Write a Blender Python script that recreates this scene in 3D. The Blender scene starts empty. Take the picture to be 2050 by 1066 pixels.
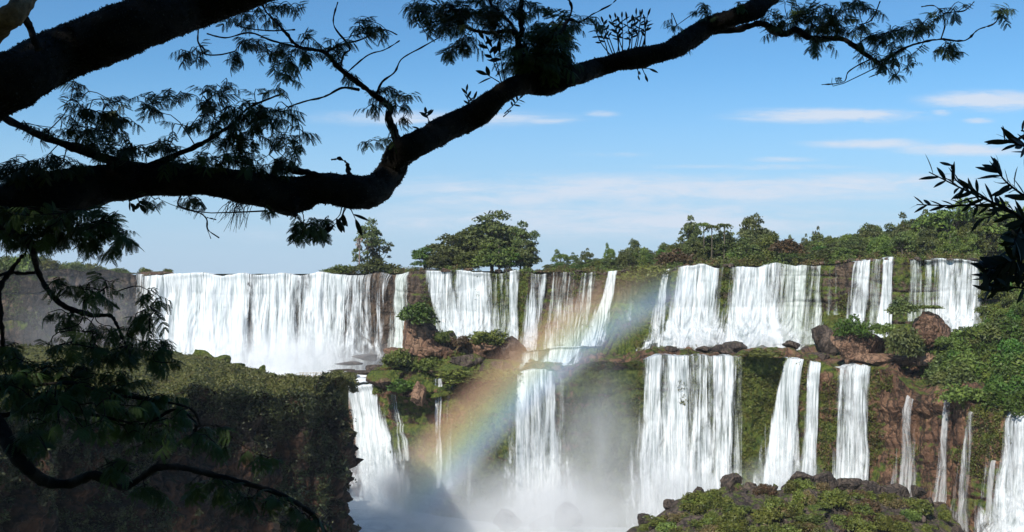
import bpy, math, random
import numpy as np
from mathutils import Vector

SC = bpy.context.scene
COL = SC.collection
RAD = math.radians
F = 2050.0            # focal length in photograph pixels
HZ = 550.0            # photograph row of the horizon

# ------------------------------------------------------------------ camera
cam = bpy.data.cameras.new("camera"); cam_o = bpy.data.objects.new("camera", cam)
COL.objects.link(cam_o); SC.camera = cam_o
cam.sensor_width = 36; cam.lens = 36
cam.shift_y = (HZ - 533) / 2050.0
cam.clip_start = 0.1; cam.clip_end = 20000
cam_o.location = (0, 0, 0); cam_o.rotation_euler = (RAD(90), 0, 0)

# ------------------------------------------------------------------ light
SUN_EL, SUN_AZ = RAD(41), RAD(30)          # azimuth: degrees to the left of straight behind the viewer
S = Vector((-math.sin(SUN_AZ) * math.cos(SUN_EL), -math.cos(SUN_AZ) * math.cos(SUN_EL), math.sin(SUN_EL)))
sl = bpy.data.lights.new("sun", 'SUN'); so = bpy.data.objects.new("sun", sl); COL.objects.link(so)
sl.energy = 5.0; sl.angle = RAD(0.5); sl.color = (1, .955, .88)
so.rotation_euler = (-S).to_track_quat('-Z', 'Y').to_euler()
so.location = S * 500

SC.view_settings.view_transform = 'Standard'; SC.view_settings.look = 'None'
SC.view_settings.exposure = 0.2; SC.view_settings.gamma = 1
SC.cycles.use_denoising = True
SC.cycles.max_bounces = 8; SC.cycles.transparent_max_bounces = 24
SC.cycles.diffuse_bounces = 2; SC.cycles.glossy_bounces = 2; SC.cycles.transmission_bounces = 2
SC.cycles.volume_bounces = 5; SC.cycles.volume_step_rate = 1.5
SC.cycles.sample_clamp_indirect = 4


class NT:
    """short-hand for building node trees"""
    def __init__(s, tree): s.t = tree; s.n = tree.nodes; s.l = tree.links
    def node(s, kind, **kw):
        n = s.n.new(kind)
        for k, v in kw.items(): setattr(n, k, v)
        return n
    def put(s, inp, v):
        if isinstance(v, bpy.types.NodeSocket): s.l.new(v, inp)
        elif v is not None:
            if hasattr(inp.default_value, '__len__') and hasattr(v, '__len__') and len(inp.default_value) == 4 and len(v) == 3:
                v = (*v, 1)
            inp.default_value = v
    def math(s, op, a, b=None, c=None, clamp=False):
        n = s.node('ShaderNodeMath', operation=op); n.use_clamp = clamp
        for i, v in enumerate((a, b, c)):
            if v is not None: s.put(n.inputs[i], v)
        return n.outputs[0]
    def vec(s, op, a, b=None):
        n = s.node('ShaderNodeVectorMath', operation=op); s.put(n.inputs[0], a)
        if b is not None: s.put(n.inputs[1], b)
        return n.outputs[1] if op in ('DOT_PRODUCT', 'LENGTH', 'DISTANCE') else n.outputs[0]
    def noise(s, v, scale=1., detail=4., rough=.55, dist=0.):
        n = s.node('ShaderNodeTexNoise'); s.put(n.inputs['Vector'], v)
        n.inputs['Scale'].default_value = scale; n.inputs['Detail'].default_value = detail
        n.inputs['Roughness'].default_value = rough; n.inputs['Distortion'].default_value = dist
        return n.outputs[0]
    def voronoi(s, v, scale, feature='DISTANCE_TO_EDGE'):
        n = s.node('ShaderNodeTexVoronoi', feature=feature); s.put(n.inputs['Vector'], v)
        n.inputs['Scale'].default_value = scale
        return n.outputs[0]
    def mix(s, f, a, b):
        n = s.node('ShaderNodeMix', data_type='RGBA'); s.put(n.inputs[0], f)
        s.put(n.inputs[6], a); s.put(n.inputs[7], b); return n.outputs[2]
    def mixf(s, f, a, b):
        n = s.node('ShaderNodeMix', data_type='FLOAT'); s.put(n.inputs[0], f)
        s.put(n.inputs[2], a); s.put(n.inputs[3], b); return n.outputs[0]
    def step(s, x, lo, hi):
        n = s.node('ShaderNodeMapRange', interpolation_type='SMOOTHSTEP'); s.put(n.inputs[0], x)
        s.put(n.inputs[1], lo); s.put(n.inputs[2], hi); return n.outputs[0]
    def attr(s, name):
        return s.node('ShaderNodeAttribute', attribute_name=name).outputs['Fac']
    def pos(s): return s.node('ShaderNodeNewGeometry').outputs['Position']
    def normal_z(s):
        g = s.node('ShaderNodeNewGeometry'); x = s.node('ShaderNodeSeparateXYZ')
        s.l.new(g.outputs['Normal'], x.inputs[0]); return x.outputs[2]


# ------------------------------------------------------------------ world
W = bpy.data.worlds.new("World"); SC.world = W; W.use_nodes = True
w = NT(W.node_tree); w.n.clear()
sky = w.node('ShaderNodeTexSky', sky_type='NISHITA'); sky.sun_disc = False
sky.sun_elevation = SUN_EL; sky.sun_rotation = math.atan2(S.x, S.y)
sky.altitude = 200; sky.air_density = 1.0; sky.dust_density = 0.15; sky.ozone_density = 3.0
SKY_STRENGTH = 0.105
tc = w.node('ShaderNodeTexCoord'); sx = w.node('ShaderNodeSeparateXYZ'); w.l.new(tc.outputs['Generated'], sx.inputs[0])
yy = w.math('MAXIMUM', sx.outputs[1], 0.05)
cu = w.math('DIVIDE', sx.outputs[0], yy); cv = w.math('DIVIDE', sx.outputs[2], yy)
cc = w.node('ShaderNodeCombineXYZ'); w.put(cc.inputs[0], w.math('MULTIPLY', cu, 3.2)); w.put(cc.inputs[1], w.math('MULTIPLY', cv, 26))
cn = w.noise(cc.outputs[0], 2.4, 9, .68, .9)
cc2 = w.node('ShaderNodeCombineXYZ'); w.put(cc2.inputs[0], w.math('MULTIPLY', cu, 9)); w.put(cc2.inputs[1], w.math('MULTIPLY', cv, 40))
cn2 = w.noise(cc2.outputs[0], 2.8, 8, .7, .8)
msk = None
# thin cloud streaks: direction (u, v), half sizes and strength
for px, py, a, b, k in [(1660, 232, 190, 15, 1.0), (1975, 203, 125, 20, 1.05), (1885, 225, 24, 9, .8), (1735, 288, 130, 12, .75), (1930, 300, 140, 13, .8),
                        (900, 238, 270, 20, .62), (1100, 243, 80, 9, .6), (1330, 380, 620, 34, .78), (1720, 368, 300, 24, .7), (1250, 440, 640, 50, .66), (1000, 400, 250, 20, .6), (1500, 335, 260, 8, .5),
                        (1205, 228, 40, 8, .6), (1560, 320, 90, 7, .5), (1960, 242, 36, 7, .7), (1230, 310, 100, 8, .35), (1950, 420, 200, 40, .45), (560, 470, 350, 30, .3)]:
    du = w.math('DIVIDE', w.math('SUBTRACT', cu, (px - 1025) / F), a / F)
    dv = w.math('DIVIDE', w.math('SUBTRACT', cv, (HZ - py) / F), b / F)
    g = w.math('EXPONENT', w.math('MULTIPLY', w.math('ADD', w.math('MULTIPLY', du, du), w.math('MULTIPLY', dv, dv)), -1.0))
    g = w.math('MULTIPLY', g, k)
    msk = g if msk is None else w.math('MAXIMUM', msk, g)
nn = w.math('ADD', w.math('MULTIPLY', cn, .65), w.math('MULTIPLY', cn2, .35))
cl = w.step(w.math('MULTIPLY', msk, w.math('ADD', w.math('MULTIPLY', nn, 3.2), -.75)), .10, .75)
cl = w.math('MULTIPLY', cl, .9)
skc = w.vec('MULTIPLY', sky.outputs[0], (SKY_STRENGTH * .55, SKY_STRENGTH * .88, SKY_STRENGTH * 1.06))
skc = w.mix(w.math('MULTIPLY', w.step(cv, .22, .0), .85), skc, (.385, .515, .70))
fin = w.mix(cl, skc, (.60, .67, .78))
bg = w.node('ShaderNodeBackground'); w.put(bg.inputs[0], fin); bg.inputs[1].default_value = 1.0
ow = w.node('ShaderNodeOutputWorld'); w.l.new(bg.outputs[0], ow.inputs[0])


# ------------------------------------------------------------------ numeric helpers
def P(px, py, D):
    px, py, D = np.broadcast_arrays(np.asarray(px, float), np.asarray(py, float), np.asarray(D, float))
    return np.stack([(px - 1025) / F * D, D, (HZ - py) / F * D], -1)

def _hash(ix, iy, iz):
    h = (ix.astype(np.uint64) * np.uint64(374761393) + iy.astype(np.uint64) * np.uint64(668265263) + iz.astype(np.uint64) * np.uint64(2147483647)) & np.uint64(0xffffffff)
    h = ((h ^ (h >> np.uint64(13))) * np.uint64(1274126177)) & np.uint64(0xffffffff)
    h = (h ^ (h >> np.uint64(16))) * np.uint64(2246822519) & np.uint64(0xffffffff)
    return ((h ^ (h >> np.uint64(15))) & np.uint64(0xffff)).astype(float) / 32767.5 - 1

def vnoise(p):
    p = np.asarray(p, float) + 4096.0
    i = np.floor(p).astype(np.int64); f = p - i; f = f * f * (3 - 2 * f)
    out = 0
    for dx in (0, 1):
        for dy in (0, 1):
            for dz in (0, 1):
                wgt = (f[..., 0] if dx else 1 - f[..., 0]) * (f[..., 1] if dy else 1 - f[..., 1]) * (f[..., 2] if dz else 1 - f[..., 2])
                out = out + wgt * _hash(i[..., 0] + dx, i[..., 1] + dy, i[..., 2] + dz)
    return out

def fbm(p, o=4, g=.5):
    p = np.asarray(p, float); a, s, r = 1., 1., 0
    for k in range(o):
        r = r + a * vnoise(p * s + 17.3 * k); a *= g; s *= 2.03
    return r

def sm(x, lo, hi):
    t = np.clip((x - lo) / (hi - lo), 0, 1); return t * t * (3 - 2 * t)

def link(name, V, Fc, m, parent=None, smooth=False, attrs=None, uv=None, fmat=None, mats=None):
    V = np.ascontiguousarray(V, np.float32).reshape(-1, 3)
    me = bpy.data.meshes.new(name); me.vertices.add(len(V)); me.vertices.foreach_set('co', V.ravel())
    groups = Fc if isinstance(Fc, list) else [Fc]
    idx = np.concatenate([np.asarray(g, np.int32).ravel() for g in groups])
    tot = np.concatenate([np.full(len(g), np.asarray(g).shape[1], np.int32) for g in groups])
    st = np.concatenate([[0], np.cumsum(tot)[:-1]]).astype(np.int32)
    me.loops.add(len(idx)); me.loops.foreach_set('vertex_index', idx)
    me.polygons.add(len(tot)); me.polygons.foreach_set('loop_start', st)
    me.polygons.foreach_set('loop_total', tot)
    if smooth: me.polygons.foreach_set('use_smooth', np.ones(len(tot), bool))
    for mm in (mats or [m]): me.materials.append(mm)
    if fmat is not None: me.polygons.foreach_set('material_index', np.asarray(fmat, np.int32))
    if attrs:
        for k, v in attrs.items():
            at = me.attributes.new(k, 'FLOAT', 'POINT'); at.data.foreach_set('value', np.ascontiguousarray(v, np.float32).ravel())
    if uv is not None:
        l = me.uv_layers.new(name='UVMap'); l.data.foreach_set('uv', np.ascontiguousarray(uv, np.float32)[idx].ravel())
    me.update(calc_edges=True); me.validate()
    o = bpy.data.objects.new(name, me); COL.objects.link(o)
    if parent: o.parent = parent
    return o

def tag(o, label=None, cat=None, group=None, kind=None):
    if label: o['label'] = label
    if cat: o['category'] = cat
    if group: o['group'] = group
    if kind: o['kind'] = kind
    return o

def empty(name, loc, label, cat, group=None):
    o = bpy.data.objects.new(name, None); COL.objects.link(o); o.location = loc
    o.empty_display_size = .2
    return tag(o, label, cat, group)

def grid_faces(nu, nv):
    i = np.arange(nu * nv).reshape(nu, nv)
    return np.stack([i[:-1, :-1], i[1:, :-1], i[1:, 1:], i[:-1, 1:]], -1).reshape(-1, 4)

# ------------------------------------------------------------------ materials
def newmat(name):
    m = bpy.data.materials.new(name); m.use_nodes = True
    n = NT(m.node_tree); n.n.clear()
    out = n.node('ShaderNodeOutputMaterial'); b = n.node('ShaderNodeBsdfPrincipled')
    n.l.new(b.outputs[0], out.inputs[0]); return m, n, b, out

def rock_mat(name, ca, cb, cd, ga=(.026, .046, .008), gb=(.10, .118, .020), rough=.85, scale=1., bump=.7):
    m, n, b, out = newmat(name)
    p = n.pos(); pz = n.vec('MULTIPLY', p, (1, 1, .22)); ph = n.vec('MULTIPLY', p, (.15, .15, 1.3))
    n1 = n.noise(p, .13 * scale, 8, .6); n2 = n.noise(pz, .55 * scale, 7, .65, .4); n3 = n.noise(ph, .6 * scale, 5, .6)
    n4 = n.noise(p, 1.7 * scale, 6, .65)
    c = n.mix(n.step(n1, .38, .64), ca, cb)
    c = n.mix(n.math('MULTIPLY', n.step(n3, .5, .7), .55), c, tuple(.55 * x for x in ca))
    c = n.mix(n.math('MULTIPLY', n.step(n2, .5, .66), .85), c, cd)
    c = n.mix(n.math('MULTIPLY', n.step(n4, .55, .75), .5), c, tuple(min(1, 1.7 * x) for x in cb))
    wp = n.vec('ADD', n.vec('MULTIPLY', p, (1, 1, .3)), n.vec('MULTIPLY', n.node('ShaderNodeCombineXYZ').outputs[0], (1, 1, 1)))
    cn_ = n.node('ShaderNodeTexNoise'); n.put(cn_.inputs['Vector'], p); cn_.inputs['Scale'].default_value = .5 * scale; cn_.inputs['Detail'].default_value = 4
    wp = n.vec('ADD', n.vec('MULTIPLY', p, (1, 1, .3)), n.vec('MULTIPLY', n.vec('SUBTRACT', cn_.outputs[1], (.5, .5, .5)), (3.2 / scale,) * 3))
    vr = n.voronoi(wp, .30 * scale); crack = n.math('MULTIPLY', n.step(vr, .10, .0), .85)
    c = n.mix(crack, c, tuple(.45 * x for x in cd))
    mo = n.math('MULTIPLY', n.attr('moss'), 1.)
    mm = n.math('ADD', n.math('ADD', n.math('MULTIPLY', n.noise(p, .22 * scale, 6, .65), .7), n.math('MULTIPLY', n2, .3)), n.math('MULTIPLY', n.normal_z(), .18))
    thr = n.math('SUBTRACT', .84, n.math('MULTIPLY', mo, .62))
    mf = n.step(mm, n.math('SUBTRACT', thr, .045), n.math('ADD', thr, .045))
    g = n.mix(n.step(n.noise(p, .9 * scale, 6, .7), .38, .62), ga, gb)
    g = n.mix(n.math('MULTIPLY', n.step(n.noise(p, .3, 3), .5, .7), .6), g, (.085, .062, .018))
    c = n.mix(mf, c, g)
    n.put(b.inputs['Base Color'], c); n.put(b.inputs['Roughness'], n.mixf(mf, rough, .95))
    b.inputs['Specular IOR Level'].default_value = .25
    bm = n.node('ShaderNodeBump'); bm.inputs['Strength'].default_value = bump; bm.inputs['Distance'].default_value = .8 / scale
    n.put(bm.inputs['Height'], n.math('ADD', n.noise(p, 1.1 * scale, 9, .7), n.math('MULTIPLY', n.step(vr, 0., .35), 1.3)))
    n.l.new(bm.outputs[0], b.inputs['Normal'])
    return m

def leaf_mat(name, ca, cb, cc=None, trans=0., nscale=.35, rough=.55):
    m, n, b, out = newmat(name)
    p = n.pos(); rnd = n.node('ShaderNodeObjectInfo').outputs['Random']
    c = n.mix(n.step(n.noise(p, nscale, 4, .7), .34, .66), ca, cb)
    if cc: c = n.mix(n.math('MULTIPLY', n.step(n.noise(p, nscale * 6, 2), .5, .68), .7), c, cc)
    hs = n.node('ShaderNodeHueSaturation'); n.put(hs.inputs['Color'], c)
    n.put(hs.inputs['Hue'], n.math('ADD', n.math('MULTIPLY', rnd, .045), .475)); n.put(hs.inputs['Value'], n.math('ADD', n.math('MULTIPLY', rnd, .6), .7))
    n.put(b.inputs['Base Color'], hs.outputs[0]); b.inputs['Roughness'].default_value = rough; b.inputs['Specular IOR Level'].default_value = .3
    if trans:
        t = n.node('ShaderNodeBsdfTranslucent'); n.put(t.inputs[0], hs.outputs[0])
        mx = n.node('ShaderNodeMixShader'); mx.inputs[0].default_value = trans
        n.l.new(b.outputs[0], mx.inputs[1]); n.l.new(t.outputs[0], mx.inputs[2]); n.l.new(mx.outputs[0], out.inputs[0])
    return m

def plain_mat(name, ca, cb, scale=3., rough=.8, bump=.4, dist=.03):
    m, n, b, out = newmat(name); p = n.pos()
    n.put(b.inputs['Base Color'], n.mix(n.step(n.noise(p, scale, 7, .65), .38, .62), ca, cb)); b.inputs['Roughness'].default_value = rough
    b.inputs['Specular IOR Level'].default_value = .2
    bm = n.node('ShaderNodeBump'); bm.inputs['Strength'].default_value = bump; bm.inputs['Distance'].default_value = dist
    n.put(bm.inputs['Height'], n.noise(p, scale * 3, 8, .7)); n.l.new(bm.outputs[0], b.inputs['Normal'])
    return m

def fall_mat(name, tint=(.74, .76, .76), dark=(.30, .36, .36), body=1.):
    m, n, b, out = newmat(name)
    uv = n.node('ShaderNodeUVMap'); uv.uv_map = 'UVMap'; u = uv.outputs[0]
    a = n.noise(n.vec('MULTIPLY', u, (.20, .022, 0)), 1., 4, .6, .25)
    c = n.noise(n.vec('MULTIPLY', u, (.95, .045, 0)), 1., 6, .7, .35)
    d = n.noise(n.vec('MULTIPLY', u, (.40, .24, 0)), 1., 7, .7, .8)
    st = n.math('ADD', n.math('MULTIPLY', a, .45), n.math('MULTIPLY', c, 1.25)); st = n.math('SUBTRACT', st, .35)
    foam = n.attr('foam'); cov = n.attr('cover')
    ns = n.mixf(n.math('MULTIPLY', foam, .92), st, n.math('SUBTRACT', n.math('MULTIPLY', d, 2.0), .44))
    thr = n.math('SUBTRACT', .93, n.math('MULTIPLY', cov, .66))
    al = n.step(ns, n.math('SUBTRACT', thr, .20), n.math('ADD', thr, .15))
    fine = n.noise(n.vec('MULTIPLY', u, (2.3, .12, 0)), 1., 5, .7, .2)
    al = n.math('MULTIPLY', al, n.mixf(n.math('MULTIPLY', cov, .85), n.step(fine, .3, .62), 1.))
    al = n.math('MULTIPLY', al, n.step(cov, .06, .42))
    n.put(b.inputs['Base Color'], n.mix(n.step(n.mixf(foam, n.math('ADD', n.math('MULTIPLY', fine, .5), n.math('MULTIPLY', c, .5)), d), .34, .6), dark, tint))
    clump = n.noise(n.vec('MULTIPLY', u, (.5, .16, 0)), 1., 6, .72, .6)
    al = n.math('MULTIPLY', al, n.mixf(n.step(cov, .55, 1.0), n.step(clump, .28, .56), 1.)); al = n.math('MULTIPLY', al, body)
    n.put(b.inputs['Alpha'], al); b.inputs['Roughness'].default_value = .6; b.inputs['Specular IOR Level'].default_value = .2
    bm = n.node('ShaderNodeBump'); bm.inputs['Strength'].default_value = .55; bm.inputs['Distance'].default_value = .5
    n.put(bm.inputs['Height'], n.mixf(foam, c, d)); n.l.new(bm.outputs[0], b.inputs['Normal'])
    return m

M = {}
M['cliff_brown'] = rock_mat('brown_basalt', (.11, .058, .035), (.21, .118, .068), (.028, .020, .016))
M['cliff_upper'] = rock_mat('wet_basalt', (.065, .045, .033), (.125, .085, .055), (.022, .018, .016))
M['cliff_island'] = rock_mat('shaded_basalt', (.011, .008, .006), (.075, .034, .018), (.004, .004, .003), (.006, .010, .003), (.018, .023, .007))  # island face: shade and sunlit orange patches put into the rock colours
M['boulder'] = rock_mat('boulder_rock', (.105, .062, .040), (.18, .115, .075), (.032, .024, .020), scale=2.2)
M['boulder_red'] = rock_mat('reddish_boulder_rock', (.17, .095, .060), (.27, .165, .105), (.07, .042, .030), scale=2.)
M['boulder_dark'] = rock_mat('wet_boulder_rock', (.060, .046, .037), (.125, .092, .070), (.020, .017, .015), scale=2.2)
M['grass'] = rock_mat('grassy_ground', (.070, .075, .022), (.11, .095, .03), (.05, .04, .02), (.040, .050, .013), (.10, .095, .026))
M['forest_floor'] = rock_mat('forest_floor', (.05, .04, .022), (.09, .06, .035), (.02, .02, .012))
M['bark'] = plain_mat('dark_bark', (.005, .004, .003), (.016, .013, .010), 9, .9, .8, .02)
M['bark_lit'] = plain_mat('sunlit_bark', (.10, .065, .035), (.22, .15, .085), 12, .9, .8, .02)  # bark of the same tree, its sunlit brown put into the colour
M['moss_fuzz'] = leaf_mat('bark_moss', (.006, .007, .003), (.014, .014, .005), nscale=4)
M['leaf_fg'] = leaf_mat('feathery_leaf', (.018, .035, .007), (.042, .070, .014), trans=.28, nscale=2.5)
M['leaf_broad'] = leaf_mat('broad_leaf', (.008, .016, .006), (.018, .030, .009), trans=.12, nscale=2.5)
M['trunk'] = plain_mat('tree_trunk', (.07, .055, .042), (.15, .125, .095), 1.5, .9, .5, .1)
M['dead'] = plain_mat('dead_palm_trunk', (.20, .15, .16), (.30, .24, .17), 1.5, .9, .5, .1)
M['leaf_dark'] = leaf_mat('dark_tree_leaf', (.032, .050, .014), (.115, .135, .034), (.095, .115, .034))
M['leaf_mid'] = leaf_mat('green_tree_leaf', (.042, .070, .012), (.130, .165, .028), (.09, .115, .03))
M['leaf_bright'] = leaf_mat('bright_bush_leaf', (.022, .058, .007), (.066, .125, .014), (.095, .14, .024))
M['leaf_olive'] = leaf_mat('olive_bush_leaf', (.045, .060, .009), (.125, .140, .022), (.15, .14, .03))
M['leaf_grass'] = leaf_mat('dry_grass_blade', (.036, .042, .011), (.092, .092, .022), (.11, .082, .03))
M['leaf_russet'] = leaf_mat('russet_scrub_leaf', (.075, .055, .022), (.13, .085, .035), (.10, .10, .03))
M['leaf_shade'] = leaf_mat('shaded_cliff_leaf', (.006, .012, .004), (.034, .044, .011), (.07, .066, .022))  # leaf for the shaded island face, shade put into its dark colour
M['fall'] = fall_mat('white_falling_water')
M['fall_green'] = fall_mat('thin_falling_water', (.72, .75, .71), (.32, .39, .32), .9)
M['fall_misty'] = fall_mat('misty_falling_water', (.72, .72, .70), (.45, .45, .43), .62)
M['wood'] = plain_mat('weathered_wood', (.30, .23, .15), (.42, .34, .24), 4, .8, .3)

def pool_mat():
    m, n, b, out = newmat('river_water'); p = n.pos()
    q = n.vec('MULTIPLY', p, (.5, .9, 1))
    f = n.step(n.noise(q, .35, 8, .65, 1.2), .40, .62)
    n.put(b.inputs['Base Color'], n.mix(f, (.06, .075, .075), (.85, .88, .88))); n.put(b.inputs['Roughness'], n.mixf(f, .12, .7))
    bm = n.node('ShaderNodeBump'); bm.inputs['Strength'].default_value = .7; bm.inputs['Distance'].default_value = .6
    n.put(bm.inputs['Height'], n.noise(q, .8, 8, .7)); n.l.new(bm.outputs[0], b.inputs['Normal'])
    return m
def foam_mat():
    m, n, b, out = newmat('churned_foam'); p = n.pos(); f = n.step(n.noise(p, .12, 8, .7, 1.), .3, .6)
    n.put(b.inputs['Base Color'], n.mix(f, (.42, .47, .48), (.82, .84, .84))); b.inputs['Roughness'].default_value = .8
    bm = n.node('ShaderNodeBump'); bm.inputs['Strength'].default_value = .6; bm.inputs['Distance'].default_value = .8
    n.put(bm.inputs['Height'], n.noise(p, .5, 8, .7)); n.l.new(bm.outputs[0], b.inputs['Normal']); return m
M['pool'] = pool_mat(); M['foam'] = foam_mat()

# ------------------------------------------------------------------ lofted cliffs
class Loft:
    """a cliff face: control columns (s, px, D_top, y_top, px_bottom, D_bottom, y_bottom, knee, moss)"""
    def __init__(L, cps, amp=1., fade=.06, seed=0., zb=None, rough=1., zj=.7, steps=0, pxt=None, big=0):
        L.big = big
        L.zj = zj; L.steps = steps; L.pxt = pxt
        a = np.array(cps, float); L.a = a; L.amp = amp; L.fade = fade; L.seed = seed; L.rough = rough
        if zb is not None: a[:, 6] = HZ - zb * F / a[:, 5]
        L.s0, L.s1 = a[0, 0], a[-1, 0]
        ss = np.linspace(L.s0, L.s1, 400); tp = P(np.interp(ss, a[:, 0], a[:, 1]), 0, np.interp(ss, a[:, 0], a[:, 2]))[:, :2]
        k = np.ones(21) / 21
        tg = np.gradient(tp, axis=0); pad = np.pad(tg, ((10, 10), (0, 0)), mode='edge')
        tg = np.stack([np.convolve(pad[:, i], k, 'valid') for i in (0, 1)], -1)
        nn = np.stack([tg[:, 1], -tg[:, 0]], -1); nn /= np.linalg.norm(nn, axis=1)[:, None]
        L.ss, L.nn = ss, nn
        L.arc = np.concatenate([[0], np.cumsum(np.linalg.norm(np.diff(tp, axis=0), axis=1))])
    def f(L, i, s): return np.interp(s, L.a[:, 0], L.a[:, i])
    def normal(L, s): return np.stack([np.interp(s, L.ss, L.nn[:, 0]), np.interp(s, L.ss, L.nn[:, 1]), 0 * s], -1)
    def base(L, s, t):
        s, t = np.broadcast_arrays(np.asarray(s, float), np.asarray(t, float)); k = L.f(7, s)
        g = sm(t, k, 1.0001) * .55 + .45 * np.clip((t - k) / (1.0001 - k), 0, 1)
        if L.steps:
            n_ = L.steps; g = g + .62 / (2 * np.pi * n_) * np.sin(2 * np.pi * n_ * (g + .9 * vnoise(np.stack([s * .045, t * 1.5, 0 * s], -1)))) * sm(g, 0, .15) * sm(1 - g, 0, .1)
        Dt, Db = L.f(2, s), L.f(5, s); D = Dt + (Db - Dt) * g
        px = L.f(1, s) + (L.f(4, s) - L.f(1, s)) * t
        if L.pxt is not None: px = px + L.pxt(s, t)
        zt = (HZ - L.f(3, s)) / F * Dt; zb = (HZ - L.f(6, s)) / F * Db
        z = zt + (zb - zt) * t
        p = P(px, 0, D); p[..., 2] = z + L.zj * fbm(np.stack([s * .025 + L.seed, 0 * s, 0 * s], -1), 4) * (1 - sm(t, 0, .4)); return p
    def disp(L, p, t):
        q = p + L.seed
        d = 1.5 * fbm(q * (.06, .06, .045), 3) + L.rough * (.75 * fbm(q * (.30, .30, .10), 4) + .45 * fbm(q * (.16, .16, .55), 3)) + .22 * L.rough * fbm(q * .95, 3)
        if L.big: d = d + L.big * (fbm(q * (.07, .07, .03), 2) - .5 * np.abs(vnoise(q * (.1, .1, .02) + 13)) + .45 * np.floor(2.5 * vnoise(q * (.05, .05, .09) + 3)) / 2.5)
        d = d - L.rough * (1.1 * np.exp(-np.abs(vnoise(q * (.16, .16, .035) + 31)) * 11) + .9 * np.exp(-np.abs(vnoise(q * (.035, .035, .17) + 57)) * 12))
        return L.amp * d * (.15 + .85 * sm(t, 0, L.fade))
    def at(L, s, t):
        p = L.base(s, t); d = L.disp(p, t)
        return p + L.normal(np.broadcast_to(np.asarray(s, float), d.shape)) * d[..., None]
    def build(L, name, mat, ds=2., nt=110, moss_extra=0.):
        ns = int((L.s1 - L.s0) / ds) + 1
        s = np.linspace(L.s0, L.s1, ns)[:, None]; t = np.linspace(0, 1, nt)[None, :]
        V = L.at(s, t); mo = np.broadcast_to(L.f(8, s), (ns, nt)) + moss_extra
        return link(name, V, grid_faces(ns, nt)[:, ::-1], mat, smooth=True, attrs={'moss': mo})

#          s     px   Dt    yt   pxb   Db   yb  knee moss
UP = Loft([(275, 275, 335, 548, 275, 333, 748, .2, .2), (430, 430, 333, 549, 430, 330, 748, .2, .2), (640, 640, 331, 549, 640, 328, 745, .2, .25),
           (790, 790, 325, 548, 790, 320, 735, .3, .2), (822, 822, 319, 546, 822, 314, 722, .3, .3), (852, 852, 314, 546, 852, 306, 705, .5, .5),
           (905, 905, 312, 542, 905, 302, 702, .5, .8), (1040, 1040, 308, 544, 1040, 298, 700, .6, .72), (1062, 1062, 305, 545, 1055, 288, 712, .45, .42),
           (1200, 1200, 301, 546, 1185, 276, 722, .38, .34), (1300, 1300, 298, 543, 1290, 280, 712, .4, .5), (1345, 1345, 293, 535, 1330, 279, 706, .5, .55),
           (1440, 1440, 290, 533, 1425, 275, 706, .5, .62), (1640, 1640, 285, 531, 1630, 272, 706, .5, .62), (1700, 1700, 278, 524, 1690, 270, 706, .6, .4),
           (1790, 1790, 272, 521, 1790, 266, 690, .6, .6), (1960, 1960, 264, 521, 1955, 256, 672, .6, .62), (2060, 2060, 258, 520, 2060, 246, 660, .4, .6), (2160, 2160, 255, 520, 2160, 240, 655, .4, .6)],
          amp=.8, seed=3., steps=3)
SH = Loft([(0, -190, 283, 538, -190, 280, 745, .3, .35), (190, 0, 300, 540, 0, 297, 745, .3, .35), (330, 140, 316, 541, 140, 313, 745, .3, .3), (465, 275, 335, 548, 275, 333, 748, .3, .25)], amp=.9, seed=9.)
LO = Loft([(640, 640, 296, 772, 650, 293, 0, .2, .2), (735, 733, 292, 770, 775, 285, 0, .2, .3), (760, 760, 286, 766, 800, 278, 0, .3, .62), (800, 800, 279, 762, 830, 270, 0, .3, .62), (900, 900, 270, 756, 905, 262, 0, .3, .6),
           (1030, 1030, 263, 748, 1030, 256, 0, .4, .68), (1130, 1130, 262, 744, 1130, 255, 0, .4, .55), (1180, 1180, 261, 728, 1180, 254, 0, .3, .72), (1280, 1280, 258, 718, 1280, 250, 0, .3, .78),
           (1300, 1300, 256, 717, 1295, 248, 0, .3, .7), (1475, 1475, 253, 712, 1475, 245, 0, .3, .8), (1570, 1570, 250, 712, 1560, 242, 0, .3, .86), (1590, 1590, 247, 722, 1580, 241, 0, .3, .6),
           (1680, 1680, 243, 735, 1670, 238, 0, .3, .52), (1750, 1750, 239, 738, 1745, 234, 0, .4, .5), (1775, 1775, 236, 745, 1770, 232, 0, .4, .30), (1830, 1830, 230, 785, 1825, 226, 0, .4, .34),
           (1900, 1900, 222, 798, 1895, 218, 0, .4, .42), (1960, 1960, 215, 812, 1955, 211, 0, .4, .46), (2050, 2050, 206, 822, 2045, 202, 0, .4, .5), (2160, 2160, 198, 830, 2160, 194, 0, .4, .5)],
          amp=.9, seed=21., zb=-63)
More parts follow.
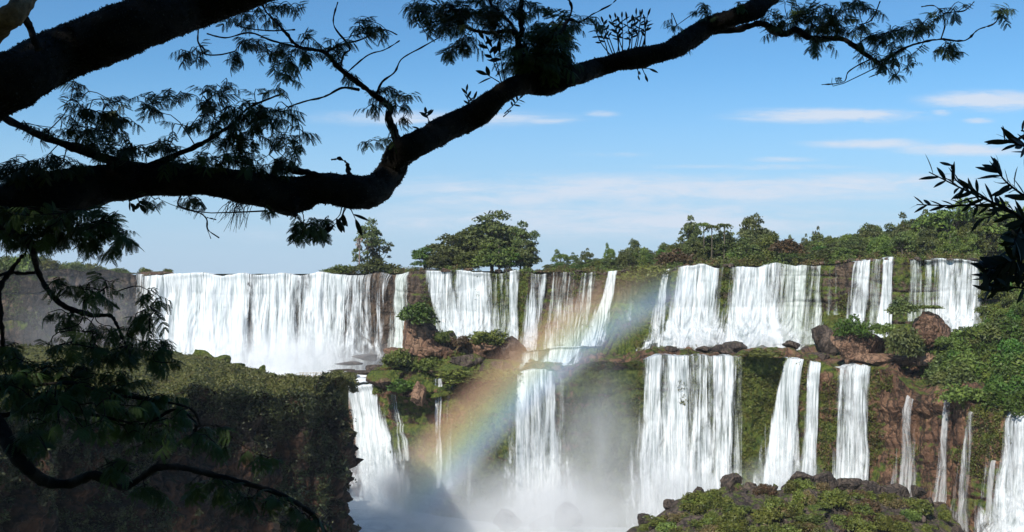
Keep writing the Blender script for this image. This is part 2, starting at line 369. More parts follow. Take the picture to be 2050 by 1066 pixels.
#  the island: the face turns away from the sun, then wraps round its right end
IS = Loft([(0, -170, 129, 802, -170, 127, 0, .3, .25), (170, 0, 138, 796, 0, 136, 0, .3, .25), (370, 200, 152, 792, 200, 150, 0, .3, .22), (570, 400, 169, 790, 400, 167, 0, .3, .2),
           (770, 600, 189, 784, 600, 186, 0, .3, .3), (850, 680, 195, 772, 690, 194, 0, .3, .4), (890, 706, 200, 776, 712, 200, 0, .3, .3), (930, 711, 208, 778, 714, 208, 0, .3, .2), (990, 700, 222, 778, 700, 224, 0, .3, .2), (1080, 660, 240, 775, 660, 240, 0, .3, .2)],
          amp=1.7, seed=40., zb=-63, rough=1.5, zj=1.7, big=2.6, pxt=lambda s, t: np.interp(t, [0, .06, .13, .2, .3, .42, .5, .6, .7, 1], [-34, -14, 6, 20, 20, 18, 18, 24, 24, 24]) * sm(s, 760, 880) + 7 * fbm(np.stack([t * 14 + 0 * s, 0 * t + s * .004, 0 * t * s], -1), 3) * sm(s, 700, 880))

def zlip(px): return (HZ - UP.f(3, px)) / F * UP.f(2, px)

tag(UP.build('cliff', M['cliff_upper']), kind='structure')
tag(SH.build('shaded_cliff', M['cliff_upper'], 2.), kind='structure')
tag(LO.build('lower_cliff', M['cliff_brown'], 2., 130), kind='structure')
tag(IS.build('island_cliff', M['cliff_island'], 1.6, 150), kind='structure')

def sheet(name, s, rows, mat, bump=.5, bs=.12, moss=.6, nr=40, lock=True):
    """lofted ground: rows = list of (px, D, z) arrays over s, from front to back"""
    R = np.stack([np.stack(np.broadcast_arrays(np.asarray(r[0], float), np.asarray(r[1], float), np.asarray(r[2], float)), -1) for r in rows], 1)
    k = np.linspace(0, len(rows) - 1, nr); i = np.minimum(k.astype(int), len(rows) - 2); fr = (k - i)[None, :, None]
    G = R[:, i] * (1 - fr) + R[:, i + 1] * fr
    V = P(G[..., 0], 0, G[..., 1]); V[..., 2] = G[..., 2]
    e = np.minimum(sm(k, 0, .3), 1)[None, :] if lock else 1
    V[..., 2] += bump * fbm(V * bs, 4) * e
    return link(name, V, grid_faces(len(s), nr), mat, smooth=True, attrs={'moss': np.full(V.shape[:2], moss)})

# plateau behind the upper lip, out to the horizon
s = np.linspace(275, 2160, 500)
D0, z0 = UP.f(2, s), zlip(s)
tag(sheet('ground', s, [(s, D0, z0 - .05), (s, D0 + 12, z0 * .95), (s, D0 + 60, z0 * .9), (s, D0 + 200, z0 * .4 - .2), (s, 1200 + 0 * s, -1.2 + 0 * s), (s, 2200 + 0 * s, -4 + 0 * s)], M['forest_floor'], .12, .2, .45, 60), kind='structure')
s = np.linspace(0, 465, 120)
D0, z0 = SH.f(2, s), (HZ - SH.f(3, s)) / F * SH.f(2, s)
tag(sheet('headland', s, [(SH.f(1, s), D0, z0 - .05), (SH.f(1, s), D0 + 20, z0), (SH.f(1, s) * .9, D0 + 150, z0 * .3), (SH.f(1, s) * .8, 1200 + 0 * s, -1.2 + 0 * s), (SH.f(1, s) * .8, 2200 + 0 * s, -4 + 0 * s)], M['forest_floor'], .2, .2, .5, 50), kind='structure')
# terrace between the two tiers
s = np.linspace(735, 2160, 420)
LB, UB = LO.base(s, 0 * s), UP.base(s, 1 + 0 * s)
tag(sheet('terrace', s, [(LO.f(1, s), LO.f(2, s), LB[:, 2] - .05), (s, (LO.f(2, s) * .6 + UP.f(5, s) * .4), LB[:, 2] * .65 + UB[:, 2] * .35 + .3), (UP.f(4, s), UP.f(5, s) + 1.5, UB[:, 2] + .2)], M['cliff_brown'], 1.9, .18, .26, 60), kind='structure')
# plunge basin at the foot of the big curtain
s = np.linspace(-190, 800, 260)
Db = np.interp(s, [-190, 275, 640, 800], [286, 332, 331, 322])
tag(sheet('water', s, [(s, np.interp(s, [-190, 0, 400, 480, 560, 640, 700, 740, 800], [268, 268, 262, 270, 296, 297, 295, 292, 286]), -31.3 + 0 * s), (s, Db - 18, -31.0 + 0 * s), (s, Db + 1, -29.8 + 0 * s)], M['foam'], .9, .16, 0, 60, False), kind='structure')
# gorge river and lowland
g = np.array([(-400, 40, -62.5), (400, 40, -62.5), (400, 330, -62.5), (-400, 330, -62.5)], float)
tag(link('river', g, np.array([[0, 1, 2, 3]]), M['foam']), kind='structure')
# island top
s = np.linspace(0, 1080, 320)
bk = [0, 170, 370, 570, 700, 790, 850, 900, 960, 1080]
bpx = np.interp(s, bk, [-190, 0, 200, 405, 500, 600, 672, 694, 698, 655]); bD = np.interp(s, bk, [272, 268, 266, 258, 232, 216, 213, 214, 222, 241])
by = np.interp(s, bk, [690, 692, 696, 712, 744, 756, 757, 759, 765, 772])
IT = IS.base(s, 0 * s)
ISLE_ROWS = [(IS.f(1, s), IS.f(2, s), IT[:, 2] - .05), (IS.f(1, s) * .6 + bpx * .4, IS.f(2, s) * .6 + bD * .4, IT[:, 2] * .6 + (HZ - by) / F * bD * .4 + .9), (bpx, bD, (HZ - by) / F * bD), (bpx, bD + 4, (HZ - by) / F * bD - 16)]
island_top = tag(sheet('island_ground', s, ISLE_ROWS, M['grass'], .9, .14, .7, 70), kind='structure')
# slope under the viewer, rising behind
gx = np.linspace(-160, 160, 90); gy = np.linspace(-120, 120, 90)
X, Y = np.meshgrid(gx, gy, indexing='ij')
Z = -1.75 - np.where(Y > 0, .55 * Y, .35 * Y) + .35 * fbm(np.stack([X * .12, Y * .12, 0 * X], -1), 3) - .02 * np.maximum(X, 0)
Z = np.where((np.abs(X) < 6) & (np.abs(Y) < 2), np.minimum(Z, -1.6), Z)
tag(link('hillside', np.stack([X, Y, Z], -1), grid_faces(90, 90), M['forest_floor'], smooth=True, attrs={'moss': np.full(X.shape, .6)}), kind='structure')
# earth below everything, closes the view downwards
g = np.array([(-3000, -300, -66), (3000, -300, -66), (3000, 2600, -66), (-3000, 2600, -66)], float)
tag(link('lowland', g, np.array([[0, 1, 2, 3]]), M['forest_floor']), kind='structure')

# ------------------------------------------------------------------ waterfalls
def fall(cliff, s0, s1, label, t0=0., t1=1., cover=.8, b0=None, b1=None, leap=1.2, foam=(.75, .4), mat='fall', group=None, over=4., pw=1.6, edge=.23, taper=1.):
    """one sheet of falling water; s0..s1 at the lip, b0..b1 at the foot"""
    b0 = s0 if b0 is None else b0; b1 = s1 if b1 is None else b1
    layers = []
    S_ = (s0, s1, b0, b1)
    for lay in ((0, 1) if abs(s1 - s0) < 250 else (0,)):
        s0, s1, b0, b1 = S_
        wd_ = abs(b1 - b0) * (.07 + .30 * lay); b0 -= wd_; b1 += wd_; w2_ = (s1 - s0) * (.13 + .10 * lay); s0 -= w2_; s1 += w2_
        nu = max(12, int(max(s1 - s0, b1 - b0) / 1.4)); nv = 90
        u = np.linspace(0, 1, nu)[:, None]; q = np.linspace(0, 1, nv)[None, :]
        t = t0 + (t1 - t0) * q
        sp = q ** pw
        ss = (s0 + (s1 - s0) * u) * (1 - sp) + (b0 + (b1 - b0) * u) * sp
        ss = ss + (.9 * fbm(np.stack(np.broadcast_arrays(u * nu * .1, q * 6, 0 * u + s0), -1), 3))
        p = cliff.base(ss, t); d = cliff.disp(p, t)
        low = cliff.amp * 1.5 * fbm((p + cliff.seed) * (.06, .06, .045), 3) * (.15 + .85 * sm(t, 0, cliff.fade))
        kd = .55 if mat == 'fall_green' else .18
        d = low + kd * (d - low) + (.15 if mat == 'fall_green' else .35)
        arc = np.interp(ss, cliff.ss, cliff.arc); H = cliff.base(np.full(1, (s0 + s1) / 2), t0)[0, 2] - cliff.base(np.full(1, (s0 + s1) / 2), t1)[0, 2]
        off = .25 + .45 * lay + leap * np.sqrt(q + 0 * u)
        sd = 7.7 * (s0 % 13) + 31 * lay
        off = off + .55 * leap * fbm(np.stack([arc * .28 + sd, q * 1.6 + 0 * arc, 0 * arc], -1), 3) * sm(q, 0, .25) + .16 * fbm(np.stack([arc * 1.5, q * 5 + 0 * arc, 0 * arc + sd], -1), 3) * sm(q, 0, .1)
        off = np.maximum(off, .12)
        p = p + cliff.normal(ss) * (d + off)[..., None]
        c = cover(s0 + (s1 - s0) * u) if callable(cover) else cover + 0 * u
        ed = sm(u, 0, edge) * sm(1 - u, 0, edge)
        fo = sm(q, foam[0], 1.) * foam[1]
        c = (c - (.035 if over else .02)) * (.6 + .4 * ed) * taper ** q + fo * .10 + .16 * fbm(np.stack([arc * .35 + sd, q * .8 + 0 * arc, 0 * arc + 5], -1), 2)
        c = c * (.12 + .88 * ed) + (.26 * fbm(np.stack([arc * .8 + sd, q * 1.3 + 0 * arc, 0 * arc + 9], -1), 3)) * (1 - ed)
        c = np.where(lay > 0, np.minimum(c, .52) * (.55 + .45 * sm(q, .1, .8)), c)
        c = c * sm(u, 0, .05) * sm(1 - u, 0, .05); fo = fo + 0 * c
        uv = np.stack([arc + sd, q * H + 0 * arc], -1)
        if over:                                     # rows that bring the stream over the lip
            k = np.array([1., .6, .3, .1])
            lip = p[:, :1]; back = P(ss[:, :1], 0, 1.)[..., :]; dirv = np.array([0, 1., 0])
            pre = lip + k[None, :, None] * over * dirv - np.array([0, 0, 1.]) * (.10 - .25 * np.sin(k * 2))[None, :, None] * .4
            p = np.concatenate([pre, p], 1); c = np.concatenate([np.repeat(c[:, :1], 4, 1), c], 1); fo = np.concatenate([np.repeat(fo[:, :1], 4, 1) + .5, fo], 1)
            uv = np.concatenate([np.stack([np.repeat(arc[:, :1] + sd, 4, 1), np.broadcast_to(-k * over, (nu, 4))], -1), uv], 1); nv += 4
        layers.append((p.reshape(-1, 3), grid_faces(nu, nv)[:, ::-1], np.clip(c, 0, 1.1).ravel(), np.clip(fo, 0, 1).ravel(), uv.reshape(-1, 2)))
    n0 = len(layers[0][0]); fc = np.concatenate([l[1] + n0 * i for i, l in enumerate(layers)])
    p, c, fo, uv = (np.concatenate([l[k] for l in layers]) for k in (0, 2, 3, 4))
    o = link('waterfall', p, fc, M[mat], smooth=True, attrs={'cover': c, 'foam': fo}, uv=uv)
    return tag(o, label, 'waterfall', group)

G1, G2 = 'waterfalls of the upper tier', 'waterfalls of the lower tier'
mainc = lambda x: np.interp(x, [275, 290, 330, 480, 494, 502, 512, 545, 590, 601, 612, 640, 690, 706, 720, 745, 760, 775, 796], [.55, .85, 1.02, 1.04, .85, .5, .92, 1.0, .94, .62, .88, 1.02, .88, .62, .8, .56, .46, .52, .34])
fall(UP, 276, 797, 'broadest white curtain of water plunging into spray beyond the dark island cliff', cover=mainc, leap=2.6, foam=(.45, 1.), edge=.015, group=G1)
fall(UP, 794, 824, 'single bright narrow fall at the right end of the broad curtain beside bare brown rock', cover=.86, b0=786, b1=824, t1=.9, leap=1.0, group=G1, mat='fall_green')
fall(UP, 853, 908, 'white fall just behind the bush-topped boulder, widening over green steps', cover=.80, b0=890, b1=940, t1=.96, leap=1.2, foam=(.55, .5), group=G1, pw=1.2)
fall(UP, 904, 986, 'dense white fall fanning out behind the low mossy boulder in the middle', cover=.86, b0=905, b1=1000, leap=1.4, foam=(.6, .6), group=G1)
fall(UP, 984, 1024, 'green-streaked veil of thin strands with moss showing through behind the middle boulders', cover=.60, leap=.6, group=G1, mat='fall_green')
fall(UP, 1020, 1040, 'narrow white ribbon at the right edge of the green-streaked veil', cover=.84, t1=.95, leap=.9, group=G1)
fall(UP, 1063, 1096, 'white ribbon that spreads over brown ledges just left of the rainbow', cover=.72, b0=1045, b1=1080, leap=.7, foam=(.5, .5), group=G1)
fall(UP, 1106, 1126, 'thin broken trickle over brown rock left of the small fan fall', cover=.45, b0=1090, b1=1115, leap=.4, group=G1, mat='fall_green')
fall(UP, 1124, 1153, 'small fan of white water on brown rock behind the rainbow', cover=.56, b0=1100, b1=1160, t1=.9, leap=.5, group=G1, mat='fall_green')
fall(UP, 1159, 1198, 'faint lacy veil on brown rock left of the bright leaning ribbon', cover=.50, b0=1135, b1=1190, t1=.95, leap=.5, group=G1, mat='fall_green')
fall(UP, 1216, 1238, 'bright ribbon leaning left as it falls through the top of the rainbow', cover=.84, b0=1172, b1=1212, t1=.85, leap=.9, foam=(.4, .5), group=G1, pw=1.9)
fall(UP, 1262, 1272, 'hair-thin trickle on the dark mossy face right of the rainbow', cover=.42, t1=.6, leap=.3, group=G1, mat='fall_green', edge=.3)
fall(UP, 1326, 1343, 'slim white ribbon with a dark foot just left of the tall twin curtains', cover=.70, b0=1308, b1=1334, t1=.88, leap=.7, foam=(.5, .5), group=G1)
fall(UP, 1355, 1444, 'left one of the two broad white curtains breaking on dark rocks on the upper tier', cover=.87, b0=1316, b1=1446, leap=1.4, foam=(.42, 1.), group=G1, pw=2.4)
fall(UP, 1466, 1562, 'right one of the two broad white curtains, foaming down wide rock steps', cover=.90, b0=1440, b1=1600, leap=1.5, foam=(.40, 1.), group=G1, pw=2.4)
fall(UP, 1556, 1622, 'white fall with green streaks joined to the broad curtain on its left', cover=.80, b0=1560, b1=1620, leap=1.1, foam=(.55, .8), group=G1, mat='fall_green')
fall(UP, 1618, 1646, 'thin lacy strand splitting over dark boulders at the end of the broad white curtains', cover=.64, b0=1620, b1=1660, leap=.7, foam=(.6, .4), group=G1, mat='fall_green')
fall(UP, 1660, 1684, 'grey faint trickle on a bare dark brown wall under orange rock', cover=.42, t1=.6, leap=.4, group=G1, mat='fall_green', edge=.3)
fall(UP, 1711, 1747, 'white fall whose foot vanishes behind the rounded bush on sloping rock', cover=.80, b0=1708, b1=1745, t1=.85, leap=1., group=G1)
fall(UP, 1746, 1768, 'slender green and white strand between two brighter ribbons above the round bushes', cover=.62, b0=1742, b1=1762, t1=.9, leap=.6, group=G1, mat='fall_green')
fall(UP, 1769, 1790, 'bright single ribbon with a white crest above the small dark tree', cover=.86, b0=1755, b1=1782, t1=.9, leap=.9, group=G1)
fall(UP, 1821, 1847, 'greenish thin strand half hidden behind the small dark tree', cover=.72, t1=.75, leap=.5, group=G1, mat='fall_green')
fall(UP, 1849, 1868, 'wispy strand on dark wet rock above the flat-topped brown boulder', cover=.66, t1=.75, leap=.5, group=G1, mat='fall_green')
fall(UP, 1866, 1972, 'wide white fall with green gaps beside the dark overhanging leaves', cover=.78, b0=1888, b1=1958, t1=1., leap=1.2, foam=(.5, .9), group=G1)
# lower tier
fall(LO, 690, 752, 'white chute squeezed between the island cliff and the mossy wall', cover=.98, b0=700, b1=815, t1=1., leap=1.6, foam=(.1, .8), group=G2, over=7.)
fall(LO, 779, 797, 'short broken trickle down the mossy wall nearest the white chute', t0=.08, t1=.62, cover=.58, b0=788, b1=806, leap=.4, group=G2, mat='fall_green', over=0)
fall(LO, 871, 887, 'long thin double thread down the mossy wall at the foot of the rainbow', cover=.62, t1=.78, b0=868, b1=884, leap=.9, group=G2)
fall(LO, 896, 908, 'hair-thin thread right of the long double thread on the mossy wall', cover=.46, t1=.78, leap=.4, group=G2, mat='fall_green', edge=.3)
fall(LO, 934, 950, 'faint misty thread on the olive wall inside the rainbow', cover=.34, t1=.85, leap=.5, group=G2, mat='fall_green', edge=.3)
fall(LO, 1031, 1112, 'tall white column in the middle of the lower wall right of the rainbow', cover=.97, b0=1026, b1=1138, t1=1., leap=2.2, foam=(.12, .7), group=G2, pw=1.)
fall(LO, 1114, 1132, 'thin grey strands hanging at the right edge of the tall white column', cover=.52, t1=.6, leap=.5, group=G2, mat='fall_green', edge=.25)
fall(LO, 1284, 1390, 'broad lower curtain with green gaps, left half, dropping into pale mist', cover=.84, b0=1266, b1=1390, t1=.98, leap=2., foam=(.35, .6), group=G2)
fall(LO, 1380, 1474, 'broad lower curtain with lacy strands, right half, beside the green moss wall', cover=.78, b0=1370, b1=1462, t1=.98, leap=1.8, foam=(.35, .5), group=G2)
fall(LO, 1470, 1488, 'few thin threads on bright green moss at the edge of the broad lower curtain', cover=.48, t1=.75, leap=.5, group=G2, mat='fall_green', edge=.25)
fall(LO, 1576, 1612, 'dense white fall sweeping out to the left from a narrow notch above black boulders', cover=.98, b0=1508, b1=1602, t1=.90, leap=2.2, foam=(.2, .6), group=G2, pw=1.)
fall(LO, 1622, 1646, 'slim tall ribbon between the dense sweeping fall and the paired ribbons', cover=.80, b0=1610, b1=1640, t1=.92, leap=1.2, group=G2, pw=1.)
fall(LO, 1680, 1717, 'left ribbon of the pair beside bare brown rock, touching black boulders', cover=.78, b0=1672, b1=1712, t1=.92, leap=1.2, group=G2, pw=1.)
fall(LO, 1713, 1748, 'right ribbon of the pair beside bare brown rock, crossing in front of its neighbour', cover=.82, b0=1698, b1=1742, t1=.92, leap=1.6, group=G2, pw=1.)
fall(LO, 1820, 1834, 'narrow spout from brown rock below the big green thicket, splitting in two', cover=.72, t0=.04, b0=1798, b1=1838, t1=.72, leap=1.4, group=G2, mat='fall_misty', over=0, pw=.9)
fall(LO, 1896, 1909, 'misty veil springing from a notch in the rusty wall, left of its twin', cover=.62, t0=.02, b0=1872, b1=1912, t1=.75, leap=2., group=G2, mat='fall_misty', over=0, pw=.9)
fall(LO, 1949, 1962, 'long misty veil springing from a notch in the rusty wall, right of its twin', cover=.60, t0=.04, b0=1918, b1=1962, t1=.95, leap=2., group=G2, mat='fall_misty', over=0, pw=.9)
fall(LO, 1996, 2006, 'low grey strand running down beside the big fall cut by the right edge', cover=.68, t0=.3, b0=1970, b1=1992, t1=.95, leap=1., group=G2, mat='fall_misty', over=0, pw=1.)
fall(LO, 2020, 2120, 'big white and green fall cut off by the right edge of the view', cover=.86, b0=1995, b1=2120, t1=1., leap=1.8, foam=(.1, .9), group=G2, pw=1.)

ST = Loft([(1020, 1020, 276, 702, 1024, 266, 749, .1, .25), (1070, 1070, 275, 704, 1070, 265, 747, .1, .1), (1120, 1120, 274, 700, 1110, 265, 746, .1, .1), (1165, 1165, 273, 697, 1150, 264, 744, .1, .3), (1195, 1195, 273, 698, 1185, 264, 738, .1, .5)], amp=.9, seed=71.)
tag(ST.build('rock_steps', M['cliff_upper'], 2., 50), kind='structure')
fall(ST, 1042, 1082, 'small white cascade tumbling over rock steps above the tall white column, left part', cover=.62, leap=.3, foam=(.0, .8), group=G2, mat='fall_green', over=0)
fall(ST, 1096, 1176, 'slanting white cascade running left over rock steps above the tall white column', cover=.74, b0=1068, b1=1140, leap=.3, foam=(.0, .9), group=G2, over=3., pw=1.)

OC = Loft([(752, 752, 281, 742, 748, 276, 790, .2, .5), (790, 790, 279, 712, 786, 272, 790, .2, .35), (840, 840, 278, 700, 838, 270, 800, .2, .45), (890, 890, 277, 704, 888, 268, 795, .2, .6), (940, 940, 275, 716, 938, 266, 780, .2, .55), (1000, 1000, 273, 716, 1000, 263, 770, .2, .4), (1040, 1040, 271, 728, 1040, 264, 762, .2, .3)], amp=.9, seed=88., zj=1.2, rough=1.3)
tag(OC.build('outcrop', M['cliff_brown'], 1.6, 60), kind='structure')

# ------------------------------------------------------------------ leaf clouds, bushes and trees
def quads_at(C, size, rng, flat=0.3):
    """leaf quads at points C with random orientation"""
    n = len(C); nrm = rng.normal(size=(n, 3)); nrm[:, 2] += flat; nrm /= np.linalg.norm(nrm, axis=1)[:, None]
    a = np.cross(nrm, rng.normal(size=(n, 3))); a /= np.linalg.norm(a, axis=1)[:, None] + 1e-9; b = np.cross(nrm, a)
    sz = (np.asarray(size) * rng.uniform(.6, 1.3, n))[:, None]
    V = np.stack([C - a * sz, C - b * sz * .45, C + a * sz, C + b * sz * .45], 1).reshape(-1, 3)
    return V, np.arange(4 * n).reshape(-1, 4)

def sphere_pts(n, rng):
    v = rng.normal(size=(n, 3)); return v / np.linalg.norm(v, axis=1)[:, None]

def leaf_lumps(cent, rad, per, size, rng, squash=.75):
    out = []
    for c, r in zip(cent, rad):
        d = sphere_pts(int(per * r * r * 9), rng); d[:, 2] = np.abs(d[:, 2]) * 1.15 - .25
        rr = r * (rng.uniform(.55, 1.05, len(d)))[:, None] * (1 + .25 * vnoise(d * 2.5 + c * 9))[:, None]
        out.append(c + d * rr * (1, 1, squash))
    C = np.concatenate(out); return quads_at(C, size, rng)

def tube(pts, rad, ns=7, res=None, bumpy=0., seed=0):
    pts = np.asarray(pts, float); rad = np.asarray(rad, float)
    if res:
        n = len(pts); q = np.linspace(0, n - 1, res); i = np.clip(q.astype(int), 0, n - 2); f = (q - i)[:, None]
        p0, p1, p2, p3 = pts[np.maximum(i - 1, 0)], pts[i], pts[i + 1], pts[np.minimum(i + 2, n - 1)]
        pts2 = .5 * (2 * p1 + (p2 - p0) * f + (2 * p0 - 5 * p1 + 4 * p2 - p3) * f ** 2 + (3 * p1 - p0 - 3 * p2 + p3) * f ** 3)
        rad = np.interp(q, np.arange(n), rad); pts = pts2
    tg = np.gradient(pts, axis=0); tg /= np.linalg.norm(tg, axis=1)[:, None] + 1e-9
    up = np.array([.13, .9, .3]); a = np.cross(tg, up); a /= np.linalg.norm(a, axis=1)[:, None] + 1e-9; b = np.cross(tg, a)
    th = np.linspace(0, 2 * np.pi, ns, endpoint=False)
    ring = a[:, None] * np.cos(th)[None, :, None] + b[:, None] * np.sin(th)[None, :, None]
    r = np.repeat(rad[:, None], ns, 1)
    if bumpy:
        q = pts[:, None] + ring * r[..., None]
        r = r * (1 + bumpy * fbm(q * 5 + seed, 3)) + bumpy * .05 * fbm(q * 26 + seed, 3)
    V = (pts[:, None] + ring * r[..., None]).reshape(-1, 3)
    n = len(pts); i = np.arange(n * ns).reshape(n, ns); j = np.roll(i, -1, 1)
    Fq = np.stack([i[:-1], j[:-1], j[1:], i[1:]], -1).reshape(-1, 4)
    V = np.concatenate([V, pts[:1], pts[-1:]]); c0, c1 = n * ns, n * ns + 1
    e0 = np.stack([j[0], i[0], np.full(ns, c0), np.full(ns, c0)], -1)[:, :3]; e1 = np.stack([i[-1], j[-1], np.full(ns, c1)], -1)
    return V, Fq, np.concatenate([e0, e1])

class Acc:
    def __init__(s): s.V, s.Q, s.T, s.n = [], [], [], 0
    def add(s, V, Q=None, T=None):
        s.V.append(V)
        if Q is not None and len(Q): s.Q.append(np.asarray(Q) + s.n)
        if T is not None and len(T): s.T.append(np.asarray(T) + s.n)
        s.n += len(V)
    def link(s, name, mat, parent=None, smooth=True, **kw):
        if not s.V: return None
        Fs = [np.concatenate(x) for x in (s.Q, s.T) if x]
        return link(name, np.concatenate(s.V), Fs, mat, parent, smooth, **kw)

def tree_proto(kind, seed):
    """trunk and crown meshes of height 1 and width 1"""
    r = np.random.default_rng(seed); tr, cr = Acc(), None
    if kind == 'round':
        n = 44; d = sphere_pts(n, r); d[:, 2] = d[:, 2] * .5
        cent = np.array([0, 0, .50]) + d * r.uniform(.45, 1, n)[:, None] * (.40, .40, .84); rad = r.uniform(.10, .20, n); base = .12
    elif kind == 'umbrella':
        n = 36; a = r.uniform(0, 6.28, n); q = np.sqrt(r.uniform(0, 1, n)) * .42
        cent = np.stack([np.cos(a) * q, np.sin(a) * q, .80 - q * q * 1.3 + r.normal(0, .08, n)], -1); rad = r.uniform(.07, .15, n); base = .25
    elif kind == 'airy':
        n = 30; d = sphere_pts(n, r)
        cent = np.array([0, 0, .56]) + d * (.36, .36, .40) * r.uniform(.5, 1.05, n)[:, None]; rad = r.uniform(.06, .14, n); base = .2
    else:                                         # low, spreading right to the ground
        n = 30; d = sphere_pts(n, r); d[:, 2] = np.abs(d[:, 2])
        cent = np.array([0, 0, .18]) + d * (.42, .42, .66) * r.uniform(.5, 1, n)[:, None]; rad = r.uniform(.10, .2, n); base = .06
    lean = r.normal(0, .05, 2); top = np.array([lean[0], lean[1], .72])
    path = np.array([[0, 0, -.06], [lean[0] * .3, lean[1] * .3, base], [lean[0] * .8, lean[1] * .8, .5], top])
    V, Q, T = tube(path, [.032, .024, .018, .008], 7, 10); tr.add(V, Q, T)
    for k in range(0, n, 2):
        f = r.uniform(base, .55); st = np.array([lean[0] * f, lean[1] * f, f]); mid = (st + cent[k]) / 2 - (0, 0, .03)
        V, Q, T = tube([st, mid, cent[k]], [.011, .007, .003], 5, 6); tr.add(V, Q, T)
    cr = leaf_lumps(cent, rad * 1.05, 620 if kind != 'airy' else 900, .033 if kind != 'airy' else .027, r)
    return tr, cr

TM, CM = {}, {}
def make_proto(kind, seed, lm):
    tr, cr = tree_proto(kind, seed)
    to = tr.link('trunk', M['trunk']); co = link('crown', cr[0], cr[1], M[lm])
    key = (kind, seed, lm); TM[key] = to.data; CM[key] = co.data
    bpy.data.objects.remove(to); bpy.data.objects.remove(co); return key
PR = {k: [] for k in ('round', 'umbrella', 'airy', 'low')}
for kk, sds, lms in (('round', (1, 2, 3), ('leaf_dark', 'leaf_mid', 'leaf_dark')), ('umbrella', (4, 5), ('leaf_dark', 'leaf_mid')), ('airy', (6, 7), ('leaf_dark', 'leaf_dark')), ('low', (8, 9), ('leaf_mid', 'leaf_bright'))):
    for a, b in zip(sds, lms): PR[kk].append(make_proto(kk, a, b))

RN = random.Random(7)
def tree(px, ytop, D, wpx, kind, label, group=None, v=None, zb=None, cat='tree', name='tree'):
    z = zlip(px) * .9 - .3 if zb is None else zb
    h = (HZ - ytop) / F * D - z; wd = wpx / F * D
    key = PR[kind][RN.randrange(len(PR[kind])) if v is None else v]
    e = empty(name, ((px - 1025) / F * D, D, z), label, cat, group)
    e.scale = (wd, wd, h); e.rotation_euler = (0, 0, RN.uniform(0, 6.28))
    for nm, me in (('trunk', TM[key]), ('crown', CM[key])):
        o = bpy.data.objects.new(nm, me); COL.objects.link(o); o.parent = e
    return e

BM = {}
def bush_proto(lm, seed, spiky=False):
    r = np.random.default_rng(seed); n = 16; d = sphere_pts(n, r); d[:, 2] = np.abs(d[:, 2])
    cent = d * (.62, .62, .55) * r.uniform(.4, 1, n)[:, None]; rad = r.uniform(.25, .45, n)
    V, Q = leaf_lumps(cent, rad, 95, .078, r, .9)
    return link('shrub', V, Q, M[lm])
def bush_mesh(lm, v):
    if (lm, v) not in BM:
        o = bush_proto(lm, 50 + v * 7 + len(lm)); BM[(lm, v)] = o.data; bpy.data.objects.remove(o)
    return BM[(lm, v)]
def bush(px, py, D, rpx, hpx, lm, label, group=None, name='shrub', cat='bush', dz=0.):
    """px, py = foot of the bush"""
    o = bpy.data.objects.new(name, bush_mesh(lm, RN.randrange(3))); COL.objects.link(o)
    o.location = P(px, py, D) + np.array((0, 0, dz)); o.scale = (1.22 * rpx / F * D, 1.22 * rpx / F * D, 1.15 * hpx / F * D); o.rotation_euler = (0, 0, RN.uniform(0, 6.28))
    return tag(o, label, cat, group)

# trees on the plateau lip
tree(735, 434, 338, 84, 'airy', 'lone airy tree standing on the lip above the big curtain', v=0)
tree(760, 462, 342, 66, 'airy', 'smaller tree leaning close behind the lone airy tree', v=1)
tree(848, 487, 322, 74, 'low', 'bright green low tree at the left foot of the central tree clump', v=1)
tree(905, 468, 326, 110, 'round', 'dark rounded tree filling the left of the central clump', v=0)
tree(985, 421, 330, 150, 'round', 'tallest tree of the central clump on the lip', v=2)
tree(935, 455, 334, 100, 'round', 'mid green tree between the tallest tree and the left of the central clump', v=1)
tree(1042, 440, 326, 84, 'airy', 'airy tree at the right end of the central clump', v=0)
tree(1000, 470, 318, 110, 'low', 'dense low dark tree under the tallest tree of the central clump', v=0)
tree(1055, 478, 320, 60, 'round', 'small dark tree tucked under the right end of the central clump', v=0)
tree(878, 500, 318, 60, 'round', 'small dark round tree above the white fall behind the bush-topped boulder', v=2)
tree(930, 492, 319, 70, 'low', 'low leafy tree under the dark rounded tree of the central clump', v=0)
tree(1022, 496, 317, 66, 'low', 'low leafy tree at the right foot of the tallest tree of the central clump', v=1)
GF = 'forest trees on the plateau'
